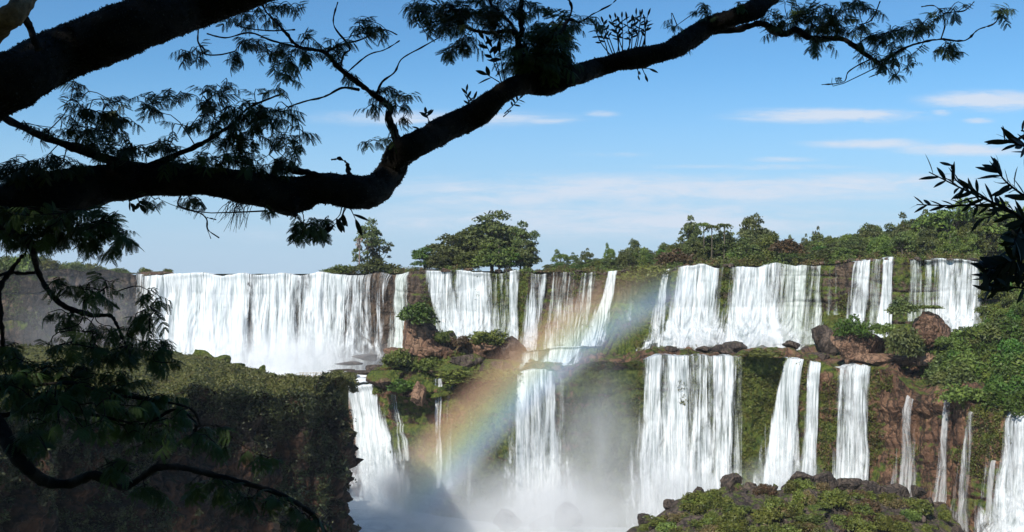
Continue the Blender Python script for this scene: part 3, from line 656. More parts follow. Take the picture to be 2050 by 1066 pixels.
for px, yt, D, wd, kd, lb in [
        (1122, 499, 420, 40, 'umbrella', 'first small flat-topped tree right of the central clump, far off'),
        (1148, 508, 420, 28, 'umbrella', 'tiny far tree beside the first small flat-topped tree'),
        (1174, 500, 430, 30, 'umbrella', 'second small far tree with a flat top left of the slim tall one'),
        (1220, 486, 420, 26, 'umbrella', 'slim tall far tree poking above the low wood'),
        (1270, 478, 410, 40, 'round', 'rounded far tree where the low wood starts to rise'),
        (1385, 438, 320, 60, 'umbrella', 'flat-topped tree at the left end of the right-hand tree clump'),
        (1505, 429, 330, 76, 'round', 'tallest rounded tree at the right of the right-hand tree clump'),
        (1440, 462, 316, 100, 'round', 'broad dark tree in the middle of the right-hand tree clump'),
        (1395, 478, 314, 84, 'low', 'low bushy tree at the left foot of the right-hand tree clump'),
        (1490, 475, 312, 80, 'round', 'dark tree at the right foot of the right-hand tree clump'),
        (1586, 470, 360, 28, 'umbrella', 'small flat tree in the dip between the clump and the right wood'),
        (1612, 472, 360, 22, 'umbrella', 'tiny dark tree in the dip between the clump and the right wood'),
        (1636, 458, 370, 26, 'umbrella', 'slim tree standing clear at the start of the right wood'),
        (1812, 424, 320, 56, 'airy', 'airy tree breaking the skyline of the right wood'),
        (1905, 396, 300, 150, 'umbrella', 'broad flat-crowned tree topping the right wood behind the dark twigs'),
        (1985, 402, 296, 130, 'umbrella', 'flat-crowned tree at the right border behind the dark leaves')]:
    tree(px, yt, D, wd, kd, lb, GF)
LBW = 'forest tree massed in the wood above the right-hand falls'
GBW = 'trees massed in the right wood'
for k in range(112):
    px = RN.uniform(1560, 2130); sky_y = np.interp(px, [1560, 1640, 1700, 1760, 1850, 1950, 2130], [486, 480, 466, 452, 428, 412, 408])
    f = RN.random(); D = UP.f(2, px) + 14 + f * 70
    yt = sky_y - 8 + (1 - f) * 34 + RN.uniform(-3, 12)
    tree(px, yt, D, RN.uniform(46, 88), RN.choice(['round', 'round', 'low', 'umbrella', 'low', 'round']), LBW, GBW)
LBM = 'small tree massed in the low far wood between the two tree clumps'
for k in range(64):
    px = RN.uniform(1090, 1400); sy = np.interp(px, [1100, 1230, 1300, 1350, 1400], [522, 506, 490, 482, 476])
    tree(px, sy + RN.uniform(0, 20), UP.f(2, px) + RN.uniform(40, 110), RN.uniform(26, 54), RN.choice(['round', 'low', 'low']), LBM, 'trees massed in the low far wood')
LBC = 'dark tree packed inside the clump above the two broad white curtains'
for k in range(14):
    px = RN.uniform(1370, 1545); tree(px, 452 + RN.uniform(0, 36) + abs(px - 1450) * .1, RN.uniform(306, 326), RN.uniform(45, 75), RN.choice(['round', 'low']), LBC, 'trees packed in the right-hand clump')

# palms
def palm(px, ytop, D, label, n=16):
    z = zlip(px) - .3; h = (HZ - ytop) / F * D - z; base = np.array([(px - 1025) / F * D, D, z])
    e = empty('palm_tree', base, label, 'palm tree', 'palms in the right-hand tree clump'); r = np.random.default_rng(int(px))
    V, Q, T = tube([[0, 0, 0], [.2, 0, h * .5], [.1, 0, h * .9]], [.22, .17, .13], 7, 8); t = Acc(); t.add(V, Q, T); t.link('trunk', M['trunk'], e)
    C = []
    for k in range(n):
        a = k * 2.4; L = r.uniform(2.2, 3.2); q = np.linspace(0, 1, 14)
        el = r.uniform(.2, 1.1)
        pts = np.stack([np.cos(a) * q * L * math.cos(el * .6), np.sin(a) * q * L * math.cos(el * .6), h * .9 + L * (math.sin(el) * q - .85 * q * q)], -1)
        C.append(np.repeat(pts, 5, 0) + r.normal(0, .12, (70, 3)))
    V, Q = quads_at(np.concatenate(C), .24, r); link('crown', V, Q, M['leaf_mid'], e)
for px, yt, lb in ((1408, 442, 'left palm with a drooping crown above the right-hand clump'), (1424, 446, 'middle palm with a drooping crown above the right-hand clump'), (1449, 444, 'right palm with a drooping crown above the right-hand clump')):
    palm(px, yt, 310, lb)
# the dead palm trunk beside the lone tree
e = empty('dead_palm', P(719, 540, 333), 'bare pale dead palm trunk with a withered top beside the lone airy tree', 'dead tree')
V, Q, T = tube([[0, 0, 0], [.1, 0, 5], [0, 0, 9.5]], [.28, .22, .2], 8, 12); a_ = Acc(); a_.add(V, Q, T); a_.link('trunk', M['dead'], e)
r = np.random.default_rng(5); C = np.stack([r.normal(0, .55, 160), r.normal(0, .55, 160), 9.3 + r.uniform(-2.2, 1.0, 160)], -1)
V, Q = quads_at(C, .35, r, 0); link('withered_fronds', V, Q, M['dead'], e)

# scrub along the lips
def lip_scrub(lm, n, seed):
    r = np.random.default_rng(seed); C = []
    for k in range(n):
        px = r.choice([r.uniform(650, 850), r.uniform(850, 1360), r.uniform(1330, 1960), r.uniform(1100, 1500), r.uniform(1330, 1960)])
        D = UP.f(2, px) + r.uniform(2, 11); w_, h_ = r.uniform(1.2, 3.0), r.uniform(.9, 2.2) * (1 if px < 1300 else 1.35)
        d = sphere_pts(130, r); d[:, 2] = np.abs(d[:, 2])
        C.append(np.array([(px - 1025) / F * D, D, zlip(px) * .98]) + d * r.uniform(.4, 1.05, 130)[:, None] * (w_, w_, h_))
    V, Q = quads_at(np.concatenate(C), .27, r, .4); tag(link('lip_scrub', V, Q, M[lm]), 'low scrub growing along the lip of the upper falls', 'scrub', kind='stuff')
for i_, lm in enumerate(('leaf_olive', 'leaf_russet', 'leaf_mid', 'leaf_russet', 'leaf_dark')): lip_scrub(lm, 62, 60 + i_)
for px, py, rr, h, lm, lb in [(680, 545, 38, 20, 'leaf_mid', 'flat green bush on the lip left of the lone airy tree'), (760, 543, 50, 26, 'leaf_dark', 'dark bush round the foot of the lone airy tree'),
                          (290, 549, 16, 18, 'leaf_mid', 'tufted bush at the edge of the headland left of the big curtain'), (335, 549, 12, 16, 'leaf_olive', 'small spiky bush on the last rock before the big curtain'),
                          (1525, 533, 34, 34, 'leaf_mid', 'rounded green bush on the lip between the two broad white curtains'), (1575, 505, 40, 28, 'leaf_russet', 'russet bare-looking bush at the edge of the right-hand clump'),
                          (1350, 530, 40, 34, 'leaf_russet', 'brownish scrub mound left of the broad white curtains'), (1290, 560, 55, 40, 'leaf_olive', 'olive scrub hanging over the lip right of the rainbow')]:
    bush(px, py, float(UP.f(2, px)) + (6 if py < 550 else -1), rr, h, lm, lb)
for k in range(26):
    px = RN.uniform(-60, 262); i = px + 190
    D = SH.f(2, i) + RN.uniform(3, 40); zz = (HZ - SH.f(3, i)) / F * SH.f(2, i)
    bush(px, HZ - zz * F / D, D, RN.uniform(16, 34), np.interp(px, [0, 120, 260], [40, 30, 10]) * RN.uniform(.5, 1.2), RN.choice(['leaf_mid', 'leaf_dark', 'leaf_olive']), 'bush on the hazy headland left of the big curtain', 'bushes on the hazy headland', dz=-.3)

# ------------------------------------------------------------------ boulders
def ico(n):
    import bmesh
    b = bmesh.new(); bmesh.ops.create_icosphere(b, subdivisions=n, radius=1)
    V = np.array([v.co[:] for v in b.verts]); T = np.array([[v.index for v in f.verts] for f in b.faces]); b.free(); return V, T
ICO = ico(5); ICO3 = ico(4)
def boulder(px, py, D, rx, ry, rz, label, seed, mat='boulder', group=None, moss=.3, top=None, fine=True):
    """px, py = centre; rx, ry half sizes in photo pixels, rz depth in metres; cut by random planes"""
    r = np.random.default_rng(seed); V, T = ICO if fine else ICO3
    V = V.copy()
    for k in range(18):
        n = sphere_pts(1, r)[0]; h = r.uniform(.5, .86); d = np.maximum(V @ n - h, 0); V = V - d[:, None] * n
    if top: V[:, 2] = np.minimum(V[:, 2], top)
    V = V * (1 + .09 * fbm(V * 2.2 + seed, 4))[:, None] + .0
    nn = V / (np.linalg.norm(V, axis=1)[:, None])
    V = V + nn * (.035 * fbm(V * 7 + seed, 4))[:, None]
    V = V * (rx / F * D, rz, ry / F * D) * 1.05
    o = link('boulder', V, T, M[mat], smooth=True, attrs={'moss': np.full(len(V), moss)}); o.location = P(px, py, D)
    return tag(o, label, 'boulder', group)

boulder(318, 551, 337, 46, 9, 4, 'flat brown rock at the lip where the big curtain begins', 2, moss=.2)
boulder(838, 680, 282, 50, 54, 5, 'tall brown boulder crowned with a bush in front of the green-streaked falls', 3, 'boulder_red', moss=.12)
boulder(890, 684, 285, 28, 32, 4, 'boulder with painted shade leaning against the right of the bush-crowned boulder', 4, 'boulder_dark', moss=.35)  # dark rock colour stands in for the big boulder's shaded right side
boulder(968, 698, 281, 68, 32, 6, 'long low boulder covered with russet scrub in front of the dense white fall', 6, 'boulder_red', moss=.12)
boulder(1018, 700, 280, 34, 30, 5, 'dark rounded boulder at the right end of the long low one', 7, 'boulder_dark', moss=.2)
boulder(800, 712, 282, 34, 22, 5, 'reddish block at the foot of the bush-crowned boulder, beside the rapids', 8, 'boulder_red', moss=.12)
boulder(868, 708, 279, 40, 16, 4, 'flat reddish ledge block below the bush-crowned boulder', 9, 'boulder_red', moss=.12)
boulder(935, 727, 276, 38, 18, 4, 'dark flat rock under the long low boulder', 10, 'boulder_dark', moss=.3)
boulder(838, 790, 268, 18, 36, 3, 'upright reddish slab standing out of the mossy wall left of the long thread', 11, 'boulder_red', moss=.12)
boulder(782, 762, 276, 44, 34, 5, 'mossy bluff top rising beside the rapids above the white chute', 91, moss=.55)
boulder(905, 746, 272, 56, 22, 5, 'long mossy ledge topping the wall between the bush-crowned boulder and the rainbow', 92, moss=.6)
boulder(1000, 738, 270, 44, 24, 5, 'shadowed brown rock under the right end of the long low boulder', 93, 'boulder_dark', moss=.4)
boulder(1722, 696, 246, 62, 48, 5, 'sloping brown boulder with a green cap of bushes below the upper falls', 12, 'boulder_red', moss=.12)
boulder(1862, 656, 243, 38, 42, 5, 'square flat-topped brown boulder standing in front of the wide right fall', 13, 'boulder_red', moss=.12, top=.72)
boulder(1775, 722, 242, 66, 18, 4, 'broad brown rock shelf between the sloping boulder and the square boulder', 14, 'boulder_red', moss=.12)
boulder(1850, 718, 238, 36, 14, 4, 'low brown rock below the square flat-topped boulder', 15, 'boulder_red', moss=.12)
bl = [(1375, 712, 40, 11), (1440, 704, 34, 13), (1468, 695, 26, 12), (1412, 700, 18, 8), (1530, 712, 60, 15), (1590, 722, 34, 9), (1640, 716, 34, 12), (1660, 690, 26, 30), (1640, 668, 22, 26), (1345, 700, 18, 10), (1585, 690, 20, 10)]
for i, (px, py, rx, ry) in enumerate(bl):
    boulder(px, py, 262 + (i % 3) * 3, rx, ry, 3, 'dark wet rock on the terrace under the two broad white curtains', 20 + i, 'boulder_dark', 'dark rocks on the terrace', .15, fine=False)
for i, (px, py, rx, ry) in enumerate([(700, 728, 34, 5), (735, 716, 32, 8), (752, 738, 26, 12), (720, 747, 46, 5), (752, 772, 12, 10), (680, 742, 30, 3)]):
    boulder(px, py, 318 - (py - 715) * .45, rx, ry, 2.5, 'grey ledge in the rapids between the big curtain and the white chute', 40 + i, 'boulder_dark', 'ledges in the rapids', .0, fine=False)
for px, py, rr, h, lm, lb in [(836, 644, 46, 42, 'leaf_bright', 'bright green bush crowning the tall brown boulder'), (886, 684, 20, 26, 'leaf_mid', 'green bush clinging to the right side of the bush-crowned boulder'), (796, 732, 34, 40, 'leaf_mid', 'dark green bush below the reddish block beside the rapids'),
                              (868, 740, 44, 32, 'leaf_mid', 'green bush spreading under the flat reddish ledge block'), (975, 690, 46, 34, 'leaf_olive', 'olive bush on top of the long low boulder'), (925, 692, 26, 22, 'leaf_russet', 'russet bush on the left end of the long low boulder'),
                              (800, 782, 44, 26, 'leaf_bright', 'bright low bush at the top of the mossy wall near the chute'), (930, 762, 60, 26, 'leaf_olive', 'olive scrub along the top of the mossy wall above the rainbow'), (990, 756, 50, 24, 'leaf_olive', 'olive scrub at the wall top beside the tall white column'),
                              (1704, 674, 36, 48, 'leaf_bright', 'rounded bright bush on the sloping brown boulder'), (1804, 628, 32, 36, 'leaf_dark', 'small dark tree-like bush left of the square boulder'), (1812, 706, 46, 60, 'leaf_dark', 'dark rounded bush between the sloping and the square boulder'),
                              (1766, 668, 30, 26, 'leaf_mid', 'small bush between the sloping boulder and the dark tree-like bush'), (1858, 618, 34, 10, 'leaf_olive', 'thin grassy cap on the square flat-topped boulder'), (1888, 692, 20, 22, 'leaf_mid', 'small bush right of the square boulder'),
                              (1525, 714, 58, 14, 'leaf_olive', 'low olive scrub on the moss wall between the lower falls')]:
    bush(px, py, {836: 278, 886: 279, 796: 275, 975: 278, 925: 276, 800: 273, 930: 266, 990: 262, 1704: 242, 1804: 243, 1812: 236, 1766: 241, 1858: 242, 1888: 238, 1525: 249}.get(px, 275), rr, h, lm, lb)
# thicket on the right
GT = 'bushes of the right-hand thicket'
for k in range(68):
    f = RN.random(); px = RN.uniform(1835 + (1 - f) * 60, 2120)
    u = LO.base(np.array([px]), np.array([0.]))[0]; q = UP.base(np.array([px]), np.array([1.]))[0]
    p = u * (1 - f) + q * f
    o = bush(px, HZ - p[2] * F / p[1], p[1], RN.uniform(26, 58), RN.uniform(28, 54), RN.choice(['leaf_bright', 'leaf_mid', 'leaf_bright', 'leaf_mid', 'leaf_dark']), 'leafy bush massed in the thicket on the right-hand slope', GT, dz=-.5)
for k in range(24):
    px = RN.uniform(1975, 2120); t = RN.uniform(.0, .9); p = UP.base(np.array([px]), np.array([t]))[0]
    bush(px, HZ - p[2] * F / p[1], p[1] - .5, RN.uniform(16, 30), RN.uniform(16, 30), RN.choice(['leaf_mid', 'leaf_bright']), 'bush on the overgrown wall behind the dark overhanging leaves', 'bushes on the overgrown right wall', dz=-.6)

# mound of boulders in the lower right
mx = [1180, 1230, 1300, 1380, 1460, 1560, 1620, 1700, 1800, 1880, 1930, 2000, 2080]
my = [1150, 1085, 1032, 998, 975, 978, 968, 985, 995, 1012, 1055, 1095, 1140]
s = np.linspace(1180, 2080, 220); cy = np.interp(s, mx, my)
zc = (HZ - cy) / F * 216
tag(sheet('mound', s, [(s, 160 + 0 * s, -64 + 0 * s), (s, 190 + 0 * s, zc * .5 - 29), (s, 208 + 0 * s, zc - 1.5), (s, 216 + 0 * s, zc), (s, 221 + 0 * s, zc - 4), (s, 226 + 0 * s, -63.5 + 0 * s)], M['boulder_dark'], 1.2, .2, .22, 70, False), kind='structure')
def mound_pt(px, f):
    """f = 0 at the crest, 1 well down the front"""
    zc = (HZ - np.interp(px, mx, my)) / F * 216; D = 216 - 22 * f
    return ((px - 1025) / F * D, D, np.interp(D, [160, 190, 208, 216], [-64, zc * .5 - 29, zc - 1.5, zc]))
GB, GU = 'dark boulders on the lower mound', 'bushes on the lower mound'
for px, py, rx, ry, lb in [(1462, 968, 26, 22, 'largest rounded boulder on the crest of the mound left of the sweeping fall'), (1398, 990, 14, 16, 'pointed boulder left of the largest one on the mound crest'), (1605, 958, 30, 18, 'black boulder at the foot of the dense sweeping fall'),
                           (1645, 962, 30, 22, 'black boulder at the foot of the slim tall ribbon'), (1700, 968, 34, 18, 'long dark boulder under the paired ribbons'), (1785, 992, 36, 24, 'wet black boulder with a trickle at the foot of the narrow spout'),
                           (1590, 985, 26, 16, 'dark block in front of the black boulder under the sweeping fall'), (1840, 985, 20, 14, 'small dark rock right of the wet black boulder'), (1890, 1035, 40, 34, 'big shadowed boulder at the right end of the mound'), (1340, 1010, 16, 14, 'grey boulder half lost in mist at the left of the mound'),
                           (1290, 1040, 22, 16, 'grey boulder beside the white rapids at the left foot of the mound'), (1130, 1040, 36, 32, 'pale misty boulder just right of the foot of the tall white column'), (1015, 1040, 34, 28, 'pale misty boulder left of the foot of the tall white column'), (1085, 1050, 26, 20, 'low misty boulder in front of the tall white column'), (1740, 985, 30, 22, 'brown block between the paired ribbons and the wet black boulder')]:
    boulder(px, py, 246 if px < 1200 else 217, rx, ry, 3.2, lb, int(px), 'boulder_dark', GB, .12)
for k in range(85):
    px = RN.uniform(1240, 1930); f = RN.uniform(-.05, .9); p = mound_pt(px, f); rr = RN.uniform(7, 15)
    boulder(px, HZ - p[2] * F / p[1], p[1], rr * RN.uniform(.8, 1.5), rr, rr / F * 216 * 1.1, 'dark boulder lying among the bushes of the lower mound', 200 + k, RN.choice(['boulder_dark', 'boulder_dark', 'boulder']), 'boulders among the mound bushes', RN.uniform(.1, .5), fine=False)
for k in range(95):
    px = RN.uniform(1250, 1930); f = RN.uniform(.12, 1.); p = mound_pt(px, f)
    bush(px, HZ - p[2] * F / p[1], p[1], RN.uniform(16, 38), RN.uniform(16, 34), RN.choice(['leaf_olive', 'leaf_olive', 'leaf_olive', 'leaf_russet', 'leaf_mid']), 'rounded bush among the boulders of the lower mound', GU, dz=0.)

# rocks and bushes on the island
for i, (px, py, rx, ry, lb) in enumerate([(348, 712, 24, 14, 'leftmost mossy rock on the back rim of the island against white spray'), (404, 716, 34, 20, 'largest mossy rock on the back rim of the island'), (438, 724, 24, 16, 'mossy rock stepping down right of the largest one on the island rim'), (470, 737, 22, 10, 'low mossy rock on the island rim'), (524, 745, 12, 14, 'pointed rock standing alone against the spray left of the railing'), (546, 752, 12, 7, 'small round rock beside the pointed rock left of the railing')]):
    boulder(px, py, float(np.interp(px, [340, 405, 500, 560], [261, 257, 231, 222])), rx, ry, 3, lb, 300 + i, 'boulder_dark', 'rocks on the island rim', .62)
for px, py, D, rr, h, lm, lb in [(385, 738, 246, 26, 24, 'leaf_bright', 'bright green bush in front of the largest rock on the island'), (420, 745, 240, 22, 18, 'leaf_dark', 'dark bush below the rim rocks on the island'), (480, 752, 226, 26, 16, 'leaf_mid', 'feathery bush left of the pointed rock on the island'), (320, 735, 245, 40, 26, 'leaf_dark', 'dark broad bush at the shaded side of the island top'), (568, 762, 212, 10, 8, 'leaf_mid', 'little round bush at the left end of the railing')]:
    bush(px, py, D, rr, h, lm, lb)

# cliff plants: cover nobody could count
def cliff_plants(name, L, n, s0, s1, size, mat, seed, thr=0., tmax=.95, tb=1., off=.2, bunch=5):
    r = np.random.default_rng(seed); s = r.uniform(s0, s1, n); t = r.uniform(0, 1, n) ** tb * tmax
    p = L.at(s, t); m = fbm(p * (.13, .13, .10) + 50, 3) + (.62 * L.f(8, s) - .3) > thr; s, p = s[m], p[m]
    p = np.repeat(p, bunch, 0) + r.normal(0, size * .9, (len(p) * bunch, 3)) + np.repeat(L.normal(s) * off, bunch, 0)
    V, Q = quads_at(p, size, r, .6); return tag(link(name, V, Q, M[mat]), 'low green plants clinging to the ' + name.replace('_', ' '), 'plants', kind='stuff')
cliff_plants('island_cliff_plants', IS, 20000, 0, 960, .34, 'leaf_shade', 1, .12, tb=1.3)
cliff_plants('lower_cliff_plants', LO, 14000, 760, 2150, .26, 'leaf_olive', 2, .12, tmax=.8)
cliff_plants('upper_cliff_plants', UP, 7000, 830, 2150, .24, 'leaf_olive', 3, .15)
cliff_plants('shaded_cliff_plants', SH, 3000, 0, 440, .35, 'leaf_dark', 4, .1)
r = np.random.default_rng(8)
me = island_top.data; nv = len(me.vertices); co = np.empty(nv * 3, np.float32); me.vertices.foreach_get('co', co); co = co.reshape(320, 70, 3)[:290, :46].reshape(-1, 3)
C = co[r.integers(0, len(co), 9000)]; C = np.repeat(C, 4, 0) + r.normal(0, .45, (36000, 3)) * (1, 1, .3) + (0, 0, .2)
V, Q = quads_at(C, .26, r, .3); tag(link('island_grass', V, Q, M['leaf_grass']), 'rough grass and low herbs covering the top of the island', 'grass', kind='stuff')
# brush hanging over the rim of the island
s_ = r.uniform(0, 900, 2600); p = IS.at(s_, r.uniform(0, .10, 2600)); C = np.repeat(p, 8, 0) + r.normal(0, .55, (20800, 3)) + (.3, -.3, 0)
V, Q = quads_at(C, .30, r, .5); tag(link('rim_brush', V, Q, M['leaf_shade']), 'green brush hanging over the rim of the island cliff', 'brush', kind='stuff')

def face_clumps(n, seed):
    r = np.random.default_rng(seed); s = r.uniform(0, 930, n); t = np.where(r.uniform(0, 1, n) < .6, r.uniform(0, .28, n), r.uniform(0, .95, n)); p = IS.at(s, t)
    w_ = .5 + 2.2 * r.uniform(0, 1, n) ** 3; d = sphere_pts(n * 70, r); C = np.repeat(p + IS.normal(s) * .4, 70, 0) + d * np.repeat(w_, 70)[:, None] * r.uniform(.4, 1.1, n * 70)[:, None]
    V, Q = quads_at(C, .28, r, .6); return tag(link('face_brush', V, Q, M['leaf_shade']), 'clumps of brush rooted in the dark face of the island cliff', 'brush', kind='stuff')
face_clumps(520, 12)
def mats(name, L, n, s0, s1, mat, seed, tmax=.85, wr=(.5, 1.5)):
    r = np.random.default_rng(seed); s = r.uniform(s0, s1, n * 4); t = r.uniform(0, tmax, n * 4); p = L.at(s, t)
    ok = np.where((fbm(p * (.13, .13, .10) + 50, 3) + .9 * L.f(8, s) - .55) > 0)[0][:n]; s, p = s[ok], p[ok]; n = len(s)
    w_ = r.uniform(*wr, n); d = sphere_pts(n * 50, r); C = np.repeat(p, 50, 0) + d * np.repeat(w_, 50)[:, None] * r.uniform(.4, 1.1, n * 50)[:, None] * (1, .6, .8)
    V, Q = quads_at(C, .24, r, .6); return tag(link(name, V, Q, M[mat]), 'mats of moss and ferns hanging on the ' + ('lower' if L is LO else 'middle' if L is OC else 'upper') + ' wall', 'moss', kind='stuff')
mats('outcrop_moss', OC, 90, 755, 1035, 'leaf_olive', 36, .95); mats('outcrop_fern', OC, 60, 755, 1035, 'leaf_mid', 37, .9)
mats('lower_wall_moss', LO, 620, 755, 2150, 'leaf_olive', 31, .7); mats('lower_wall_fern', LO, 420, 755, 2150, 'leaf_mid', 32, .6)
mats('upper_wall_moss', UP, 420, 830, 2150, 'leaf_olive', 33); mats('upper_wall_fern', UP, 260, 830, 2150, 'leaf_mid', 34)
# rocks on the lip
for k in range(46):
    px = RN.choice([RN.uniform(850, 1340), RN.uniform(1340, 1960), RN.uniform(1340, 1960)]); D = float(UP.f(2, px)) + RN.uniform(-.5, 3.5)
    boulder(px, HZ - zlip(px) * F / D - 1, D, RN.uniform(5, 14), RN.uniform(3, 6.5), RN.uniform(.6, 1.4), 'small dark rock breaking the water along the upper lip', 500 + k, RN.choice(['boulder', 'boulder_dark']), 'rocks on the upper lip', .25, fine=False)

# railing of the viewing platform
e = empty('railing', P(642, 757, 212), 'weathered wooden railing of the lookout at the tip of the island', 'railing')
inv = np.array(e.location)
def bar(a, b, rad, name):
    V, Q, T = tube([a, (np.asarray(a) + b) / 2, b], [rad] * 3, 6); ac = Acc(); ac.add(V - inv, Q, T); return ac.link(name, M['wood'], e, False)
ra, rb = P(594, 758, 213.5), P(691, 758, 210.5)
for k in range(15):
    b0 = ra + (rb - ra) * k / 14; bar(b0 - (0, 0, .5), b0 + (0, 0, 1.15 + .1 * (k % 3)), .045, 'post')
for h in (.55, 1.05): bar(ra + (0, 0, h), rb + (0, 0, h), .035, 'rail')
back = np.array([0, 2.2, 0])
for k in (0, 4, 8, 12): bar(ra + (rb - ra) * (k + 1) / 14 + back - (0, 0, .5), ra + (rb - ra) * (k + 1) / 14 + back + (0, 0, 1.1), .045, 'post')
bar(ra + back + (0, 0, 1.0), rb + back + (0, 0, 1.0), .035, 'rail')

exec_fg = True
# ------------------------------------------------------------------ foreground tree
rf = np.random.default_rng(77)
def pinna(L, npair):
    """narrow feather of leaflet pairs along +x"""
    V, Q = [], []
    for k in range(npair):
        x = L * (k + .6) / npair; ln = .0125 * (1 - .55 * abs(2 * (k + .5) / npair - .9)) * 1.15; dz = -.30 * (x / L) ** 2 * L
        for sg in (-1, 1):
            b = np.array([x, 0, dz]); tip = b + np.array([ln * .75, sg * ln, -.002]); wv = np.array([.0064, 0, 0])
            i = len(V); V += [b - wv * .4, (b + tip) / 2 + wv * .8 + (0, 0, .0005), tip, (b + tip) / 2 - wv]
            Q.append([i, i + 1, i + 2, i + 3])
    q = np.linspace(.05, 1, 5); i = len(V); V = np.array(V)
    st = np.stack([np.stack([L * q, .0028 * (1.1 - q), -.30 * q ** 2 * L], -1), np.stack([L * q, -.0028 * (1.1 - q), -.30 * q ** 2 * L], -1)], 1).reshape(-1, 3)
    k = np.arange(4)[:, None] * 2 + i; Q = np.concatenate([np.array(Q), k + np.array([[0, 2, 3, 1]])])
    return np.concatenate([V, st]), Q
def leaf_template(seed, pairs=6, rl=.085, plen=.072):
    r = np.random.default_rng(seed); A = Acc()
    V, Q, T = tube([[0, 0, 0], [rl * .5, 0, .004], [rl, 0, -.010]], [.0016, .0013, .0008], 3); A.add(V, Q)
    for k in range(pairs):
        x = rl * (.22 + .78 * k / (pairs - 1)); L = plen * r.uniform(.8, 1.05) * (1 - .35 * abs(k / (pairs - 1) - .45))
        for sg in (-1, 1):
            V, Q = pinna(L, 7); an = sg * r.uniform(.85, 1.15) * (1 - .35 * k / pairs); dr = r.uniform(.2, .8)
            c, s_ = math.cos(an), math.sin(an); V = V @ np.array([[1, 0, 0], [0, 1, 0], [0, 0, 1]]).T
            V = np.stack([V[:, 0] * c - V[:, 1] * s_, V[:, 0] * s_ + V[:, 1] * c, V[:, 2] - dr * V[:, 0]], -1) + (x, 0, 0)
            A.add(V, Q)
    return np.concatenate(A.V), np.concatenate(A.Q)
LT = [leaf_template(i, p) for i, p in enumerate((3, 4, 5, 3))]
def blade_template(L, wd, curve, n=7):
    q = np.linspace(0, 1, n); hw = wd * np.sin(np.pi * np.clip(q * .92 + .06, 0, 1)) ** .8; z = -curve * L * q * q
    V = np.concatenate([np.stack([q * L, hw, z - hw * .15], -1), np.stack([q * L, 0 * q, z], -1), np.stack([q * L, -hw, z - hw * .15], -1)])
    i = np.arange(n - 1); return V, np.concatenate([np.stack([i, i + 1, i + 1 + n, i + n], -1), np.stack([i + n, i + 1 + n, i + 1 + 2 * n, i + 2 * n], -1)])
def place(tmpl, at, x, up, sc=1.):
    V, Q = tmpl; x = x / (np.linalg.norm(x) + 1e-9); y = np.cross(up, x); y /= np.linalg.norm(y) + 1e-9; z = np.cross(x, y)
    return at + sc * (V[:, :1] * x + V[:, 1:2] * y + V[:, 2:3] * z), Q

FT = empty('foreground_tree', P(-300, 700, 6.5), 'black silhouetted tree reaching in from the left with a long bent limb across the sky', 'tree')
FTI = np.array(FT.location)
def nodes_of(line, D0, D1, res):
    L = np.array(line, float); D = np.linspace(D0, D1, len(L)) + .12 * np.sin(np.arange(len(L)) * 1.7)
    pts = P(L[:, 0], L[:, 1], D); rad = L[:, 2] / 2 / F * D; return pts, rad
def limb(line, D0, D1, name='limb', mat='bark', res=160, ns=28, bumpy=.10, fuzz=0, parent=None):
    pts, rad = nodes_of(line, D0, D1, res); V, Q, T = tube(pts, rad, ns, res, bumpy, line[0][0])
    A = Acc(); A.add(V - FTI, Q, T); o = A.link(name, M[mat], FT if parent is None else parent)
    if fuzz:
        k = rf.integers(0, len(V) - 2, fuzz); c = V[k] - FTI; ctr = V.reshape(-1, 3)[:res * ns].reshape(res, ns, 3).mean(1)[np.minimum(k // ns, res - 1)] - FTI
        out = c - ctr; out /= np.linalg.norm(out, axis=1)[:, None] + 1e-9
        vv, qq = quads_at(c + out * .003, .009, rf, 0); link('bark_moss', vv, qq, M['moss_fuzz'], o)
    return o, pts

